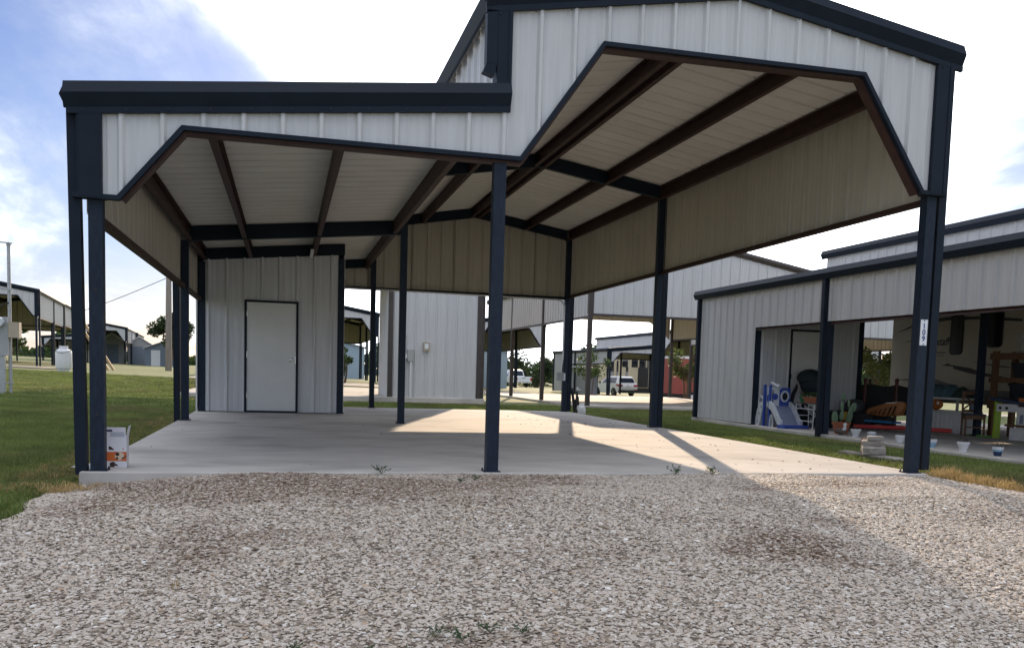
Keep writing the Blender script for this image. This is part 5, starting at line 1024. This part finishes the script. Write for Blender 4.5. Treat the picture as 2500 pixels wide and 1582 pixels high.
# timber shelf with things on it
t = thing('timber_shelf', 'tall home-made timber shelf in front of the camper trailer', 'shelf', (11.5, 6.05, zN(6)))
for x in (-.22, .22):
    for y in (-.72, .85): MB().box(x-.045, x+.045, y-.045, y+.045, 0, 1.62).build('upright', WOOD, t)
for z, h_ in ((.72, .20), (1.10, .09), (1.56, .12)):
    MB().box(-.27, -.20, -.80, .95, z-h_+.02, z+.02).build('shelf_rail', WOOD, t); MB().box(-.199, .27, -.80, .95, z-.02, z+.02).build('shelf_board', WOOD, t)
BIN = plain('bin_navy', (.018, .022, .034), .5)
for y, z, sx, lb in ((.30, 1.121, .3, 'dark lidded storage bin on the middle shelf'), (.36, .741, .28, 'dark lidded storage bin on the lower shelf behind the water')):
    t = thing('storage_bin', lb, 'bin', (11.55, 6.0+y, zN(6)+z), 0, 'storage bins on the timber shelf')
    mb = MB(); mb.sweep([[Vector((s1*a, s2*b, zz)) for s1, s2 in ((-1, -1), (1, -1), (1, 1), (-1, 1))] for a, b, zz in ((.15, sx*.85, 0), (.17, sx, .24))], None); mb.build('tub', BIN, t); MB().box(-.185, .185, -sx-.02, sx+.02, .241, .28).build('lid', BIN, t)
WB = plain('water_bottle', (.22, .42, .55), .15); WL = plain('bottle_label', (.55, .62, .7), .4)
t = thing('water_bottle_pack', 'pack of blue water bottles on the lower shelf', 'bottles', (11.30, 5.80, zN(6)+.741))
for i in range(6):
    mb = MB(); mb.lathe([(.032, 0), (.034, .02), (.034, .15), (.014, .19), (.014, .205)], (0, -.2+i*.072, 0), 10); bt = mb.build('bottle', WB, t, True); mb = MB(); mb.lathe([(.0355, .06), (.0355, .11)], (0, -.2+i*.072, 0), 10); mb.build('bottle_label', WL, bt)
t = thing('yellow_bottle', 'yellow bottle at the end of the water pack', 'bottle', (11.31, 5.50, zN(6)+.741)); mb = MB(); mb.lathe([(.036, 0), (.036, .16), (.015, .2), (.015, .23)], (0, 0, 0), 10); mb.build('bottle', plain('bottle_yellow', (.5, .45, .05), .3), t, True)
t = thing('desk_fan', 'small pale desk fan on the top shelf', 'fan', (11.35, 6.35, zN(6)+1.581)); mb = MB(); mb.lathe([(.10, 0), (.09, .02), (.02, .04), (.018, .14)], (0, 0, 0), 12); mb.build('stand', GALV, t, True)
mb = MB()
for r in (.05, .09, .125): pts = [Vector((-.04, r*math.cos(a), .24+r*math.sin(a))) for a in [k*6.283/16 for k in range(17)]]; mb.tube(pts, .006, 5)
for k in range(10): a = k*.628; mb.tube([(-.05, 0, .24), (-.04, .125*math.cos(a), .24+.125*math.sin(a))], .004, 4)
mb.build('guard', GALV, t, True)
for k in range(3): a = k*2.094; mb = MB(); mb.bar((-.02, .02*math.cos(a), .24+.02*math.sin(a)), (-.02, .1*math.cos(a), .24+.1*math.sin(a)), .01, .06); mb.build('blade', WHITEP, t)
# play house
t = thing('toy_playhouse', 'toy playhouse with white front, lime side wall and navy roof', 'playhouse', (11.0, 6.1, zN(6)), 0.0)
LIME = plain('lime_plastic', (.33, .50, .03), .4); NAVY = plain('navy_plastic', (.02, .04, .09), .4)
MB().box(-.02, .10, .37, .42, 0, .68).build('side_wall', LIME, t); MB().box(-.03, .0, -.36, -.14, 0, .60).build('front_wall', WHITEP, t); MB().box(-.03, .0, -.139, .355, .50, .64).build('front_wall', WHITEP, t); MB().box(-.03, .0, -.139, .0, 0, .22).build('front_wall', WHITEP, t)
mb = MB(); mb.hexa([(-.08, -.45, .62), (.32, -.45, .62), (.32, .48, .70), (-.08, .48, .70), (-.08, -.45, .67), (.32, -.45, .67), (.32, .48, .76), (-.08, .48, .76)]); mb.build('roof', NAVY, t)
MB().box(-.06, .02, -.30, -.20, .68, .76).build('chimney', plain('chimney_orange', (.5, .14, .03), .4), t); MB().box(-.034, -.031, -.30, -.22, .30, .46).build('window', SLG, t)
for y in (.10, .26): MB().box(-.034, -.031, y-.03, y+.03, .54, .59).build('window', BLACK, t)
MB().box(-.10, -.03, -.42, .05, .24, .28).build('counter', WOOD, t); MB().box(0.01, .03, -.36, .0, .01, .20).build('seat_panel', POTG, t)
t = thing('toy_tray', 'flat lime green plastic tray on the floor beside the playhouse', 'toy', (11.0, 6.85, zN(6.8))); MB().box(-.1, .1, -.25, .25, 0, .03).build('tray', plain('tray_green', (.1, .32, .06), .4), t)
t = thing('toy_crate', 'blue and yellow toy crate against the playhouse', 'toy', (11.05, 5.55, zN(5.5))); MB().box(-.1, .12, -.14, .14, 0, .22).build('crate', plain('toy_yellow', (.5, .33, .03), .4), t); MB().box(-.11, .13, -.15, .15, .222, .40).build('crate', plain('toy_sky', (.05, .24, .42), .4), t)
